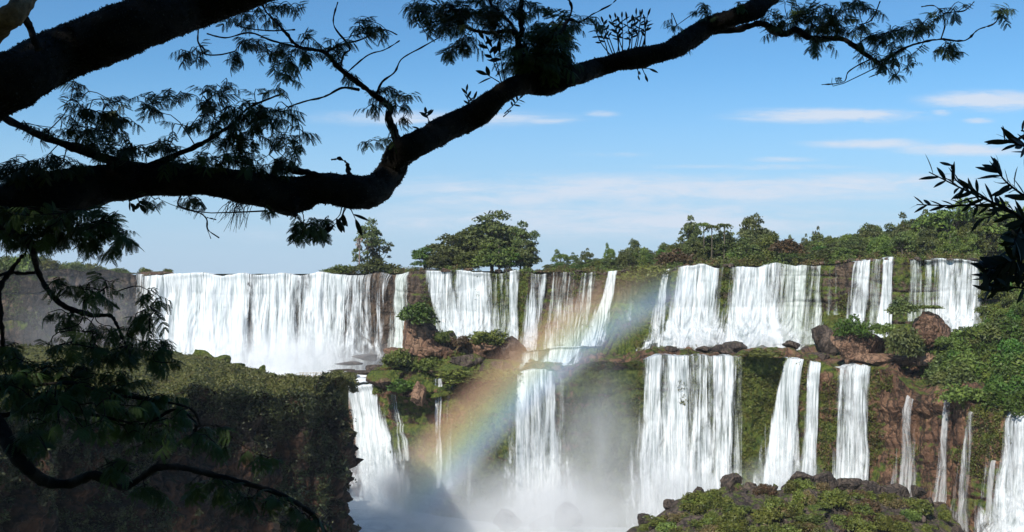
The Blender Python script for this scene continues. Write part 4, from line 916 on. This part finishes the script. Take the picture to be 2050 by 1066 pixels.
FOL = 1.3
def grow(parent, starts, clusters, leaf_scale=.86, droop=.15, twig=.0045, per=1., D=None):
    """twigs grow from the nearest wood to points in each cluster (cx, cy, rx, ry, n) and carry feathery leaves"""
    nodes = [p for p in starts]; ids = list(range(len(nodes))); TW, LF = {}, Acc()
    for cx, cy, rx, ry, n in clusters:
        n = max(1, int(round(n * FOL))); an = rf.uniform(0, 6.28, n); q = np.sqrt(rf.uniform(0, 1, n))
        base = np.array(nodes); cD = base[np.argmin(np.abs((base[:, 0] / base[:, 1] * F + 1025) - cx) + np.abs(HZ - base[:, 2] / base[:, 1] * F - cy)), 1]
        tg = P(cx + np.cos(an) * q * rx, cy + np.sin(an) * q * ry, cD + rf.normal(0, .18, n))
        d0 = np.min(np.linalg.norm(tg[:, None] - base[None], axis=2), axis=1)
        for i in np.argsort(d0):
            nd = np.array(nodes); d = np.linalg.norm(nd - tg[i], axis=1); j = int(np.argmin(d)); st = nd[j]; e = tg[i]; L = np.linalg.norm(e - st)
            if L < .02: continue
            mid = (st + e) / 2 + rf.normal(0, .12, 3) * L + (0, 0, .10 * L)
            V, Q, T = tube([st, mid, e], [min(twig * (.6 + L * 1.2), twig * 1.6), twig * .7, twig * .4], 5, 6); TW.setdefault(ids[j], Acc()).add(V - FTI, Q, T)
            nodes.append(e); ids.append(ids[j])
            if L > .12: nodes.append(.25 * st + .5 * mid + .25 * e); ids.append(ids[j])
            dr = (e - mid); dr /= np.linalg.norm(dr) + 1e-9
            k = int(per) + (rf.random() < per % 1)
            for _ in range(k + 1):
                f = rf.uniform(.45, 1); at = (1 - f) ** 2 * st + 2 * f * (1 - f) * mid + f * f * e
                x = dr * .5 + rf.normal(0, .75, 3) * (1, .8, .28) + (0, 0, -droop)
                up = np.array([0, -.25, 1.]) + rf.normal(0, .3, 3)
                V, Q = place(LT[rf.integers(0, 4)], at, x, up, leaf_scale * rf.uniform(.7, 1.15)); LF.add(V - FTI, Q)
    for A_ in TW.values(): A_.link('twig', M['bark'], parent)
    LF.link('foliage', M['leaf_fg'], parent, False)

main = [(-260, 470, 150), (-100, 432, 120), (0, 412, 92), (100, 390, 92), (200, 371, 78), (300, 358, 66), (400, 363, 58), (500, 377, 64), (580, 390, 76), (640, 378, 58), (700, 385, 66), (748, 381, 64), (783, 345, 56), (797, 312, 54), (835, 288, 52),
        (889, 262, 52), (940, 238, 50), (985, 204, 46), (1022, 176, 40), (1060, 168, 42), (1096, 168, 50), (1130, 156, 44), (1162, 147, 40), (1200, 135, 36), (1265, 117, 40), (1333, 104, 38), (1384, 75, 42), (1420, 52, 36), (1469, 36, 36), (1506, 22, 38), (1540, -4, 36), (1600, -45, 36), (1720, -120, 34), (1900, -250, 30), (2150, -420, 24)]
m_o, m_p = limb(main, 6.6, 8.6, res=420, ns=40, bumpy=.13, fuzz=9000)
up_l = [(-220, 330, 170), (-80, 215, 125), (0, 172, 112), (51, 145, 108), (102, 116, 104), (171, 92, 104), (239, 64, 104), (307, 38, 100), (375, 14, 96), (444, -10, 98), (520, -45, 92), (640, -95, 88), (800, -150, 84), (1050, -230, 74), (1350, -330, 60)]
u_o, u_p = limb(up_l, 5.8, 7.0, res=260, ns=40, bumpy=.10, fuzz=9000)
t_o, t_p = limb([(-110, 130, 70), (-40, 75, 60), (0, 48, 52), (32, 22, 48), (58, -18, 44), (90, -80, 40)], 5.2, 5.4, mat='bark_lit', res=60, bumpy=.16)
limb([(46, 30, 18), (60, 55, 14), (68, 78, 14), (78, 100, 16)], 5.3, 5.5, 'branch', res=20, ns=10)
# traced branches with their own foliage
b_o, b_p = limb([(-30, 215, 20), (0, 232, 16), (60, 262, 14), (120, 286, 15), (165, 300, 20), (210, 318, 20), (265, 336, 24)], 6.4, 6.8, 'branch', res=60, ns=12, bumpy=.12)
grow(b_o, [b_p[2], b_p[3], b_p[4], b_p[5]] + [m_p[i] for i in (2, 3, 4)], [(40, 335, 50, 18, 15), (120, 325, 50, 14, 12), (60, 252, 22, 10, 3), (150, 172, 20, 10, 4), (170, 215, 45, 20, 6), (215, 212, 40, 24, 7), (150, 262, 45, 14, 8), (235, 240, 42, 18, 10), (215, 285, 60, 26, 17), (130, 225, 16, 12, 2), (8, 330, 14, 12, 4), (20, 350, 30, 10, 10)])
b_o, b_p = limb([(290, 340, 22), (330, 320, 12), (392, 294, 10), (430, 272, 8), (470, 245, 6), (500, 215, 5), (560, 190, 4)], 6.9, 7.0, 'branch', res=60, ns=10)
grow(b_o, list(b_p) + [m_p[5], m_p[6]], [(310, 205, 45, 24, 9), (345, 190, 28, 12, 3), (330, 290, 40, 20, 10), (420, 205, 26, 14, 7), (440, 178, 40, 14, 8), (480, 225, 60, 26, 18), (410, 245, 34, 18, 9), (540, 222, 55, 22, 14), (540, 178, 30, 9, 3), (470, 265, 55, 20, 12), (490, 300, 60, 30, 18), (560, 275, 36, 26, 8), (430, 320, 50, 18, 12), (570, 325, 22, 12, 7), (590, 300, 14, 10, 2), (255, 300, 40, 22, 8), (520, 335, 60, 12, 12), (350, 325, 50, 12, 9), (600, 265, 14, 20, 2)])
b_o, b_p = limb([(800, 305, 26), (796, 285, 18), (786, 258, 15), (778, 235, 14), (781, 216, 14), (752, 193, 12), (718, 167, 10), (681, 138, 9), (650, 106, 8), (600, 95, 6), (575, 70, 5), (552, 44, 4.5), (530, 20, 4), (520, -10, 4)], 7.5, 7.3, 'branch', res=120, ns=10, bumpy=.14)
grow(b_o, list(b_p[4:]), [(765, 185, 30, 14, 6), (800, 215, 30, 26, 8), (815, 195, 14, 14, 3), (745, 215, 22, 8, 3), (720, 60, 36, 28, 9), (660, 95, 26, 20, 8), (760, 65, 30, 10, 4), (630, 70, 18, 12, 3), (580, 105, 40, 22, 14), (510, 92, 30, 16, 7), (555, 20, 50, 26, 10), (490, 30, 34, 22, 8), (570, 135, 30, 16, 8), (695, 150, 10, 14, 2), (780, 275, 14, 10, 2), (740, 285, 16, 8, 2), (590, 160, 14, 6, 1)])
for ln in ([(752, 193, 5), (765, 165, 4), (790, 145, 4), (805, 118, 3.5), (845, 95, 3), (882, 74, 2.4)], [(718, 180, 6), (686, 176, 5), (658, 190, 4), (640, 197, 4), (612, 203, 3.5), (578, 214, 3)], [(650, 106, 5), (690, 88, 4), (722, 80, 3.5), (765, 60, 3), (795, 70, 2.5)], [(681, 138, 5), (688, 110, 4), (700, 95, 3.5), (668, 50, 3), (676, 5, 3)],
           [(600, 96, 4), (545, 82, 3.5), (500, 66, 3.5), (452, 76, 3), (415, 68, 2.5)], [(470, 50, 3), (500, 58, 3), (545, 62, 3), (590, 60, 2.5)], [(397, 60, 3), (397, 85, 3), (410, 100, 2.6)], [(690, 150, 3), (735, 112, 3), (770, 100, 2.5), (800, 82, 2)]):
    limb(ln, 7.45, 7.35, 'twig', res=30, ns=7, bumpy=.05)
b2_o, b2_p = limb([(397, 85, 3), (410, 108, 3), (440, 110, 3), (470, 103, 2.5)], 7.1, 7.2, 'twig', res=20, ns=6, bumpy=0)
grow(b2_o, list(b2_p), [(390, 105, 32, 12, 7), (480, 115, 18, 10, 3), (500, 85, 14, 10, 2)])
# dense tuft in the middle of the limb and spray above it
b_o, b_p = limb([(1048, 165, 18), (1038, 120, 14), (1036, 75, 13), (1020, 62, 9), (980, 66, 7), (940, 58, 6), (915, 40, 5), (880, 25, 4)], 7.9, 7.8, 'branch', res=60, ns=10, bumpy=.12)
grow(b_o, list(b_p), [(870, 12, 60, 16, 16), (850, 28, 30, 10, 6), (920, 105, 30, 16, 7), (930, 75, 24, 18, 5), (890, 45, 40, 14, 10), (940, 20, 50, 26, 16), (990, 40, 40, 30, 14), (1010, 5, 60, 20, 14)], 1.)
b_o, b_p = limb([(1075, 155, 16), (1080, 125, 12), (1085, 90, 9), (1120, 70, 7), (1138, 40, 5), (1160, 45, 4), (1185, 30, 3), (1225, 8, 3), (1240, -10, 3)], 7.9, 7.9, 'branch', res=60, ns=10, bumpy=.12)
grow(b_o, list(b_p[:5]), [(1085, 100, 58, 46, 95), (1060, 125, 40, 30, 30), (1120, 120, 34, 30, 22), (1110, 55, 45, 24, 18), (1140, 40, 30, 20, 10), (1030, 120, 22, 24, 9), (1060, 20, 40, 18, 8), (1190, 40, 20, 14, 2)], .95)
limb([(1035, 75, 8), (1020, 45, 7), (990, 20, 6), (975, -10, 5)], 7.8, 7.7, 'twig', res=24, ns=8)
limb([(1044, 70, 10), (1044, 45, 15), (1042, 22, 12), (1046, -8, 8)], 7.8, 7.8, 'branch', res=24, ns=10, bumpy=.2)
limb([(1138, 40, 4), (1145, 15, 4), (1132, -10, 4)], 7.9, 7.9, 'twig', res=12, ns=6)
# right-hand branch
b_o, b_p = limb([(1418, 60, 22), (1470, 60, 15), (1500, 52, 13), (1528, 48, 14), (1548, 62, 15), (1572, 68, 12), (1595, 60, 13), (1625, 78, 12), (1660, 78, 11), (1690, 80, 10), (1720, 100, 9), (1745, 118, 8), (1765, 130, 7), (1785, 112, 6), (1815, 95, 5), (1850, 84, 5), (1885, 79, 4.5), (1930, 82, 4), (1958, 60, 3.5), (1990, 48, 3), (2003, 28, 2.5)], 8.3, 8.6, 'branch', res=160, ns=10, bumpy=.13)
grow(b_o, list(b_p), [(1570, 30, 40, 26, 18), (1630, 30, 50, 28, 22), (1690, 45, 50, 26, 22), (1620, 55, 40, 16, 14), (1700, 12, 34, 14, 10), (1555, 55, 26, 14, 7), (1640, 90, 24, 14, 7), (1740, 85, 24, 14, 5), (1760, 75, 26, 14, 6), (1833, 55, 30, 16, 17), (1785, 75, 24, 16, 7), (1800, 110, 30, 18, 8), (1770, 115, 30, 16, 7), (1898, 95, 20, 14, 9), (1905, 15, 30, 12, 5), (1880, 40, 14, 8, 2), (2005, 25, 18, 12, 6), (1745, 20, 20, 10, 3), (1795, 150, 14, 8, 2), (1735, 118, 20, 10, 3)], .82, .05)
for ln in ([(1745, 118, 4), (1720, 130, 3), (1698, 145, 3), (1688, 165, 2.6), (1645, 170, 2)], [(1765, 130, 4), (1775, 140, 3), (1740, 155, 2.2)], [(1790, 120, 3), (1800, 142, 2.6), (1778, 165, 2)], [(1884, 78, 3.2), (1892, 50, 3), (1890, 28, 2.6), (1930, 22, 2.4), (1950, 4, 2)], [(1720, 50, 3), (1745, 40, 2.6), (1762, 3, 2.2)], [(1890, 28, 2.4), (1870, 12, 2), (1845, 14, 1.8)]):
    limb(ln, 8.5, 8.5, 'twig', res=24, ns=6, bumpy=.05)
grow(b_o, [b_p[12]], [(1680, 155, 26, 8, 1), (1820, 130, 20, 10, 3)], .6)
# sprays on the upper side of the limb near the top edge
grow(m_o, [m_p[28], m_p[29], m_p[27]], [(1395, 20, 26, 12, 4), (1350, 50, 12, 10, 2), (1480, 8, 20, 8, 3), (1415, 10, 12, 8, 2), (1365, 100, 10, 8, 1)], .7)
grow(m_o, [m_p[8], m_p[10]], [(605, 460, 26, 18, 9), (640, 455, 30, 22, 13), (530, 420, 12, 8, 2), (300, 400, 20, 8, 3), (385, 398, 14, 8, 3), (690, 365, 12, 8, 1)], .8, .5)
FOL = .85
# the drooping left branches
b_o, b_p = limb([(-60, 440, 40), (0, 455, 34), (45, 475, 26), (65, 500, 15), (72, 530, 12), (86, 565, 11), (112, 600, 10), (150, 622, 9), (190, 632, 8), (222, 633, 7), (238, 660, 6), (252, 690, 5), (268, 712, 4)], 6.2, 6.6, 'branch', res=110, ns=12, bumpy=.12)
grow(b_o, list(b_p), [(60, 470, 60, 24, 34), (150, 440, 70, 24, 34), (210, 470, 52, 26, 28), (120, 480, 60, 20, 22), (30, 430, 40, 20, 20), (235, 505, 20, 14, 4), (100, 450, 80, 20, 30), (190, 425, 50, 12, 12)], .84, .2)
grow(b_o, list(b_p[4:]), [(120, 572, 26, 16, 6), (200, 575, 40, 20, 13), (190, 600, 30, 12, 6), (110, 635, 30, 14, 6), (165, 650, 40, 16, 12), (215, 665, 40, 14, 8), (305, 595, 24, 14, 7), (300, 640, 28, 20, 9), (265, 660, 22, 16, 6), (310, 685, 28, 18, 12), (270, 700, 40, 20, 14), (150, 690, 50, 18, 16), (210, 715, 60, 20, 22), (330, 725, 30, 18, 10), (100, 690, 20, 10, 3)], .84, .25)
b_o, b_p = limb([(45, 512, 9), (20, 545, 9), (0, 580, 9), (2, 640, 9), (6, 690, 9), (-4, 740, 10), (-20, 800, 16)], 6.2, 6.3, 'branch', res=50, ns=10, bumpy=.12)
grow(b_o, list(b_p[3:]), [(20, 705, 30, 20, 9), (45, 740, 50, 30, 20), (120, 740, 60, 24, 22), (20, 780, 40, 24, 14), (200, 760, 70, 22, 24)], .84, .25)
limb([(-10, 555, 7), (20, 546, 7), (45, 548, 6), (70, 546, 6)], 6.2, 6.4, 'twig', res=16, ns=8)
limb([(150, 622, 5), (138, 640, 4), (138, 655, 4), (122, 660, 3)], 6.4, 6.4, 'twig', res=14, ns=6)
b_o, b_p = limb([(-80, 790, 44), (-10, 845, 34), (20, 895, 30), (50, 935, 26), (95, 965, 22), (140, 968, 20), (185, 952, 18), (215, 962, 16), (250, 974, 15), (285, 955, 14), (320, 936, 14), (370, 938, 13), (430, 952, 12), (500, 970, 11), (560, 990, 10), (620, 1025, 9), (660, 1080, 8)], 5.4, 6.4, 'branch', res=150, ns=14, bumpy=.12)
grow(b_o, list(b_p), [(60, 900, 40, 40, 12), (220, 930, 50, 20, 9), (420, 970, 60, 22, 14), (520, 1000, 60, 22, 15), (600, 1040, 50, 22, 14), (300, 985, 40, 14, 7), (60, 850, 40, 20, 8)], .84, .3)
b_o, b_p = limb([(-40, 780, 14), (30, 775, 9), (90, 770, 8), (150, 768, 7), (220, 790, 6), (300, 800, 6), (380, 818, 5), (400, 850, 4)], 5.8, 6.2, 'branch', res=60, ns=10)
grow(b_o, list(b_p), [(60, 800, 60, 30, 30), (160, 790, 70, 28, 32), (260, 790, 60, 30, 24), (330, 815, 60, 26, 18), (120, 850, 60, 30, 14), (230, 850, 80, 36, 20), (350, 870, 60, 30, 12), (20, 760, 40, 24, 16)], .86, .3)
b_o, b_p = limb([(-40, 840, 16), (60, 825, 8), (140, 822, 7), (230, 840, 6), (290, 850, 5), (350, 820, 5), (390, 845, 5), (390, 870, 4)], 6., 6.2, 'branch', res=60, ns=8)
grow(b_o, list(b_p), [(430, 880, 60, 30, 12), (300, 880, 50, 26, 10), (540, 930, 50, 24, 6)], .84, .3)
FOL = 1.
# bare hanging twigs
for ln in ([(362, 392, 4), (356, 410, 3.5), (378, 420, 3), (402, 428, 3), (414, 440, 3), (416, 460, 2.6), (438, 476, 2)], [(415, 436, 2.4), (432, 440, 1.8)], [(416, 462, 2.2), (422, 478, 1.6)]):
    limb(ln, 6.9, 6.9, 'twig', res=24, ns=6, bumpy=.05)
limb([(590, 410, 3), (606, 428, 2.6), (608, 446, 2.4)], 7., 7., 'twig', res=10, ns=6, bumpy=.05)
limb([(700, 352, 18), (697, 335, 10), (692, 325, 5), (680, 318, 3.5), (664, 320, 2.5)], 7.15, 7.15, 'broken_stub', res=24, ns=10, bumpy=.3)
limb([(640, 352, 12), (590, 342, 14), (583, 338, 8)], 7.1, 7.1, 'broken_stub', res=16, ns=10, bumpy=.3)
limb([(584, 405, 34), (588, 424, 18), (592, 432, 5)], 7.05, 7.05, 'broken_stub', res=20, ns=12, bumpy=.2)

# plants that perch on the limb
def sprout(name, label, cat, D, stems, blade, mat='leaf_broad', alt=True, hang=False, stemr=2.2):
    """stems = [(px0, py0, px1, py1, leaves)] with alternate blades (length px, half width px)"""
    p0 = P(stems[0][0], stems[0][1], D); e = empty(name, p0, label, cat, 'plants perched on the long limb'); A, Lf = Acc(), Acc()
    for (x0, y0, x1, y1, n) in stems:
        a, b = P(x0, y0, D), P(x1, y1, D + rf.normal(0, .05)); mid = (a + b) / 2 + rf.normal(0, .012, 3)
        V, Q, T = tube([a, mid, b], [stemr / F * D * .6, stemr / F * D * .45, stemr / F * D * .3], 5, 8); A.add(V - p0, Q, T)
        dr = (b - a) / np.linalg.norm(b - a); side = np.array([dr[2], 0, -dr[0]])
        for k in range(n):
            f = .35 + .65 * (k + 1) / n; at = a + (b - a) * f + 4 * (mid - (a + b) / 2) * f * (1 - f); sg = 1 if k % 2 else -1
            x = dr * (.75 if k < n - 1 else 1.2) + side * sg * (.85 if k < n - 1 else .1) + rf.normal(0, .22, 3)
            L = blade[0] / F * D * rf.uniform(.75, 1.15)
            V, Q = place(blade_template(L, blade[1] / F * D, .2), at, x, np.array([0, -.8, .5]) + rf.normal(0, .3, 3)); Lf.add(V - p0, Q)
    A.link('stems', M['bark'], e); Lf.link('leaves', M[mat], e, False)
st = []
for k in range(17):
    x0 = 1218 + k * 4.6; x1 = x0 + rf.normal(-12 if k < 8 else 4, 9); st.append((x0, 112 - k * .6, x1, 22 + abs(k - 9) * 2.6 + rf.uniform(0, 20) , 7 if k < 12 else 3))
sprout('orchid', 'upright clump of thin leafy canes growing on the upper limb', 'orchid', 8.15, st, (15, 2.3))
sprout('orchid', 'few tall leafy stalks growing left of the dense tuft on the limb', 'orchid', 7.9, [(1005, 172, 985, 95, 3), (1012, 168, 1000, 105, 2), (998, 150, 968, 78, 5), (1000, 165, 975, 150, 3)], (26, 4.5))
sprout('sprout', 'small leafy sprout on top of the limb right of the upright side branch', 'sprout', 7.7, [(862, 262, 852, 228, 5), (860, 262, 840, 258, 2)], (20, 3.6))
sprout('sprout', 'small leafy sprout standing on the slope of the limb below the dense tuft', 'sprout', 7.8, [(938, 224, 934, 183, 6), (936, 224, 948, 200, 4)], (18, 2.6))
sprout('hanging_leaves', 'three dark leaves hanging below the limb under the cane clump', 'leaves', 8.15, [(1275, 138, 1278, 152, 2), (1285, 136, 1292, 152, 2), (1262, 140, 1300, 138, 2)], (17, 3.4), hang=True)
sprout('hanging_leaves', 'spiky leaves on a twig under the limb near its steep bend', 'leaves', 7.8, [(1010, 228, 1040, 198, 7), (1008, 234, 1022, 222, 3)], (16, 2.4))
sprout('hanging_leaves', 'long withered leaves hanging below the limb left of the sharp bend', 'leaves', 7.2, [(690, 415, 668, 452, 2), (694, 415, 690, 440, 3), (700, 415, 712, 440, 2), (684, 415, 660, 448, 2)], (32, 5.), hang=True)
sprout('hanging_leaves', 'cluster of pointed leaves hanging where the limb meets the left foliage', 'leaves', 6.7, [(262, 398, 266, 412, 4), (275, 396, 280, 410, 3), (375, 388, 380, 398, 3)], (20, 4.5), hang=True)
# grassy tuft hanging under the limb
p0 = P(482, 405, 7.); e = empty('hanging_tuft', p0, 'wiry tuft of thin roots hanging below the long limb', 'roots', 'plants perched on the long limb'); A = Acc()
for k in range(34):
    a = P(478 + rf.normal(0, 14), 402, 7.); b = P(470 + rf.normal(0, 20), 440 + rf.uniform(-12, 28), 7. + rf.normal(0, .08)); V, Q, T = tube([a, (a + b) / 2 + (rf.normal(0, .01), 0, .02), b], [.0025, .002, .001], 4, 6); A.add(V - p0, Q, T)
A.link('fibres', M['bark'], e)

# ------------------------------------------------------------------ dark leafy shrub at the right border
RS = empty('overhanging_shrub', P(2200, 620, 4.6), 'black broad-leaved shrub overhanging the right border', 'shrub'); ri = np.array(RS.location)
A, Lf = Acc(), Acc()
def rstem(line, D, w0, w1, n, blade, spread=.9, from_=.2):
    L = np.array(line, float); pts = P(L[:, 0], L[:, 1], D + .05 * np.sin(np.arange(len(L)) * 2.1)); rad = np.linspace(w0, w1, len(L)) / 2 / F * D
    V, Q, T = tube(pts, rad, 7, 30); A.add(V - ri, Q, T); path = V[:210].reshape(30, 7, 3).mean(1)
    n = int(n * 1.25)
    for k in range(n):
        f = from_ + (1 - from_) * (k + 1) / n; i = min(28, int(f * 28)); at = path[i]; dr = path[i + 1] - path[i]; dr /= np.linalg.norm(dr) + 1e-9
        side = np.array([dr[2], 0, -dr[0]]) * (1 if k % 2 else -1); x = dr * .9 + side * spread * rf.uniform(.5, 1.1) + rf.normal(0, .3, 3)
        V, Q = place(blade_template(.80 * blade[0] / F * D * rf.uniform(.7, 1.2), .64 * blade[1] / F * D * rf.uniform(.8, 1.2), rf.uniform(.05, .35)), at, x, np.array([0, -.7, .6]) + rf.normal(0, .5, 3)); Lf.add(V - ri, Q)
rstem([(2200, 560, 0), (2080, 470, 0), (2035, 430, 0), (1985, 405, 0), (1930, 380, 0), (1860, 345, 0)], 4.6, 10, 2, 26, (50, 7), from_=.25)
rstem([(2035, 430, 0), (1975, 412, 0), (1900, 412, 0), (1835, 410, 0)], 4.6, 5, 2, 12, (38, 5), from_=.3)
rstem([(1985, 405, 0), (1955, 385, 0), (1915, 362, 0), (1905, 330, 0)], 4.6, 4, 2, 9, (40, 6))
rstem([(2090, 420, 0), (2040, 385, 0), (2010, 360, 0), (1995, 335, 0)], 4.5, 6, 2, 16, (58, 8))
rstem([(2120, 330, 0), (2070, 300, 0), (2040, 290, 0), (2010, 280, 0)], 4.4, 6, 3, 16, (52, 8), spread=.6)
rstem([(2110, 300, 0), (2075, 270, 0), (2045, 262, 0)], 4.4, 5, 3, 8, (40, 7))
rstem([(2150, 480, 0), (2060, 460, 0), (2040, 500, 0), (2020, 540, 0), (1990, 560, 0)], 4.6, 8, 3, 40, (52, 9), spread=1.1)
rstem([(2040, 500, 0), (2000, 530, 0), (1965, 545, 0)], 4.6, 4, 2, 18, (44, 8), spread=1.2)
rstem([(2120, 520, 0), (2060, 515, 0), (2020, 525, 0), (1985, 535, 0)], 4.55, 5, 2, 26, (50, 9), spread=1.2)
rstem([(2100, 560, 0), (2050, 550, 0), (2010, 548, 0), (1975, 560, 0)], 4.6, 5, 2, 22, (46, 8), spread=1.2)
rstem([(2060, 430, 0), (2040, 460, 0), (2030, 490, 0)], 4.5, 5, 3, 16, (50, 10), spread=1.2)
rstem([(2110, 590, 0), (2060, 580, 0), (2020, 575, 0), (1985, 585, 0)], 4.6, 5, 2, 8, (44, 6))
rstem([(1985, 405, 0), (1990, 430, 0), (1960, 440, 0)], 4.6, 4, 2, 4, (34, 5))
A.link('stem', M['bark'], RS); Lf.link('foliage', M['leaf_broad'], RS, False)

# ------------------------------------------------------------------ trees on the slope behind the viewer (their shade falls on the limb)
def shade_tree(base, ctr, R, n, label):
    e = empty('hillside_tree', base, label, 'tree', 'trees on the hillside behind the viewer'); b = np.array(base); r = np.random.default_rng(int(abs(ctr[0] * 31 + ctr[1])))
    V, Q, T = tube(np.array([base, (np.array(base) + ctr) / 2 + (.4, -.3, 0), ctr]) - b, [.45, .35, .2], 10, 14); a = Acc(); a.add(V, Q, T); a.link('trunk', M['bark'], e)
    d = sphere_pts(n, r); C = np.array(ctr) + d * np.array(R) * r.uniform(.2, 1, n)[:, None] ** .5
    keep = ~((C[:, 1] > -.5) & (np.abs(C[:, 0]) < .62 * C[:, 1] + 1.2) & (np.abs(C[:, 2]) < .36 * C[:, 1] + .9)); C = C[keep]
    V, Q = quads_at(C, .30, r, .5); link('crown', V - b, Q, M['leaf_fg'], e)
shade_tree((-9, -3, -1.), (-7.5, -1.5, 8.5), (8, 6, 3.6), 9000, 'tall leafy tree rising just behind and left of the viewer')
shade_tree((3, -5, 0), (0, -3.5, 8.), (7, 5.5, 3.2), 7000, 'leafy tree rising straight behind the viewer')
shade_tree((-15, 1, -3), (-14, 1.5, 8), (6, 6, 5), 6000, 'leafy tree left of the long limb outside the view')

# ------------------------------------------------------------------ mist, rainbow and haze
def mist_mat(name, dens, nscale=2.2, col=(.985, .99, .995), g=0.1, contrast=(.30, .68)):
    m = bpy.data.materials.new(name); m.use_nodes = True; n = NT(m.node_tree); n.n.clear(); out = n.node('ShaderNodeOutputMaterial')
    v = n.node('ShaderNodeVolumePrincipled'); n.l.new(v.outputs[0], out.inputs[1]); v.inputs['Color'].default_value = (*col, 1); v.inputs['Anisotropy'].default_value = g
    tcn = n.node('ShaderNodeTexCoord'); o = tcn.outputs['Object']; r_ = n.vec('LENGTH', o)
    fall_ = n.step(r_, 1.0, .0); nz = n.step(n.noise(o, nscale, 5, .6, .4), contrast[0], contrast[1])
    n.put(v.inputs['Density'], n.math('MULTIPLY', n.math('MULTIPLY', fall_, n.math('ADD', n.math('MULTIPLY', nz, .85), .15)), dens)); return m
SPH = ico(3)
def mist(px, py, D, rx, ry, rz, dens, **kw):
    o = link('mist', SPH[0], SPH[1], mist_mat('mist', dens, **kw)); o.location = P(px, py, D); o.scale = (rx / F * D, rz, ry / F * D)
    return tag(o, kind='stuff')
mist(560, 740, 317, 330, 110, 16, .20)
mist(150, 650, 298, 260, 170, 18, .018)
mist(800, 1080, 246, 290, 260, 30, .045)
mist(775, 1010, 268, 120, 130, 14, .20)
mist(1060, 1080, 244, 380, 190, 20, .17)
mist(1190, 930, 245, 150, 270, 11, .11)
mist(1080, 1045, 238, 190, 150, 12, .17)
mist(1340, 990, 240, 170, 110, 10, .16)
mist(1560, 960, 235, 110, 60, 7, .14)
mist(1390, 690, 272, 110, 46, 8, .10)
mist(1530, 690, 270, 120, 46, 8, .10)
mist(900, 960, 254, 150, 110, 8, .06)

def rainbow():
    # arc of spray with the rainbow's light put into its volume colour: a band round the axis through the viewer's shadow
    c = np.array([2250., 2100.]); r0 = 1846.; D = 246.
    cw = P(c[0], c[1], D); k = D / F
    a0, a1 = math.atan2(1010 - c[1], 800 - c[0]), math.atan2(470 - c[1], 1330 - c[0])
    if a0 > 0: a0 -= 2 * math.pi
    if a1 > 0: a1 -= 2 * math.pi
    n = 60; an = np.linspace(a0, a1, n); V = []
    for rr in (r0 + 45, r0 - 125):
        for dy in (-5, 5):
            V.append(np.stack([cw[0] + np.cos(an) * rr * k, np.full(n, D + dy), cw[2] - np.sin(an) * rr * k], -1))
    V = np.stack(V, 1).reshape(-1, 3); i = np.arange(n - 1)[:, None] * 4
    Q = np.concatenate([i + np.array([[0, 4, 5, 1]]), i + np.array([[1, 5, 7, 3]]), i + np.array([[3, 7, 6, 2]]), i + np.array([[2, 6, 4, 0]]), np.array([[0, 1, 3, 2]]), (n - 1) * 4 + np.array([[0, 2, 3, 1]])])
    m = bpy.data.materials.new('rainbow_spray'); m.use_nodes = True; t = NT(m.node_tree); t.n.clear(); out = t.node('ShaderNodeOutputMaterial')
    v = t.node('ShaderNodeVolumePrincipled'); t.l.new(v.outputs[0], out.inputs[1]); v.inputs['Anisotropy'].default_value = -.55
    p = t.pos(); q = t.vec('MULTIPLY', t.vec('SUBTRACT', p, tuple(cw)), (1, 0, 1)); rad = t.vec('LENGTH', q)
    f = t.math('DIVIDE', t.math('SUBTRACT', (r0 + 45) * k, rad), 170 * k)         # 0 outside, 1 inside
    cr = t.node('ShaderNodeValToRGB'); t.put(cr.inputs[0], f); e = cr.color_ramp.elements
    for x, cl_ in ((.0, (1., .55, .42)), (.30, (1., .68, .42)), (.44, (1., .88, .55)), (.56, (.85, .97, .74)), (.68, (.68, .90, .98)), (.80, (.66, .78, 1.)), (1., (.76, .82, 1.))):
        el = e.new(x); el.color = (*cl_, 1)
    e.remove(e[0]); e.remove(e[-1])
    t.put(v.inputs['Color'], cr.outputs[0])
    dens = t.math('MULTIPLY', t.step(f, .02, .36), t.step(f, .98, .72))
    sp = t.node('ShaderNodeSeparateXYZ'); t.put(sp.inputs[0], p)
    top = t.step(sp.outputs[2], 4., -12.); nz = t.math('ADD', .55, t.math('MULTIPLY', t.noise(p, .06, 3), .9))
    t.put(v.inputs['Density'], t.math('MULTIPLY', t.math('MULTIPLY', dens, top), t.math('MULTIPLY', nz, .042)))
    o = link('rainbow', V, Q, m); return tag(o, 'soft broad rainbow arc hanging in the spray before the middle falls', 'rainbow')
rainbow()

def haze():
    x, y0, y1, z0, z1 = 3200, -320, 2700, -67, 60
    V = np.array([(-x, y0, z0), (x, y0, z0), (x, y1, z0), (-x, y1, z0), (-x, y0, z1), (x, y0, z1), (x, y1, z1), (-x, y1, z1)], float)
    Q = np.array([[0, 3, 2, 1], [4, 5, 6, 7], [0, 1, 5, 4], [1, 2, 6, 5], [2, 3, 7, 6], [3, 0, 4, 7]])
    m = bpy.data.materials.new('haze'); m.use_nodes = True; t = NT(m.node_tree); t.n.clear(); out = t.node('ShaderNodeOutputMaterial')
    v = t.node('ShaderNodeVolumePrincipled'); t.l.new(v.outputs[0], out.inputs[1]); v.inputs['Color'].default_value = (.90, .94, 1, 1); v.inputs['Density'].default_value = .00007
    return tag(link('haze', V, Q, m), kind='stuff')
haze()
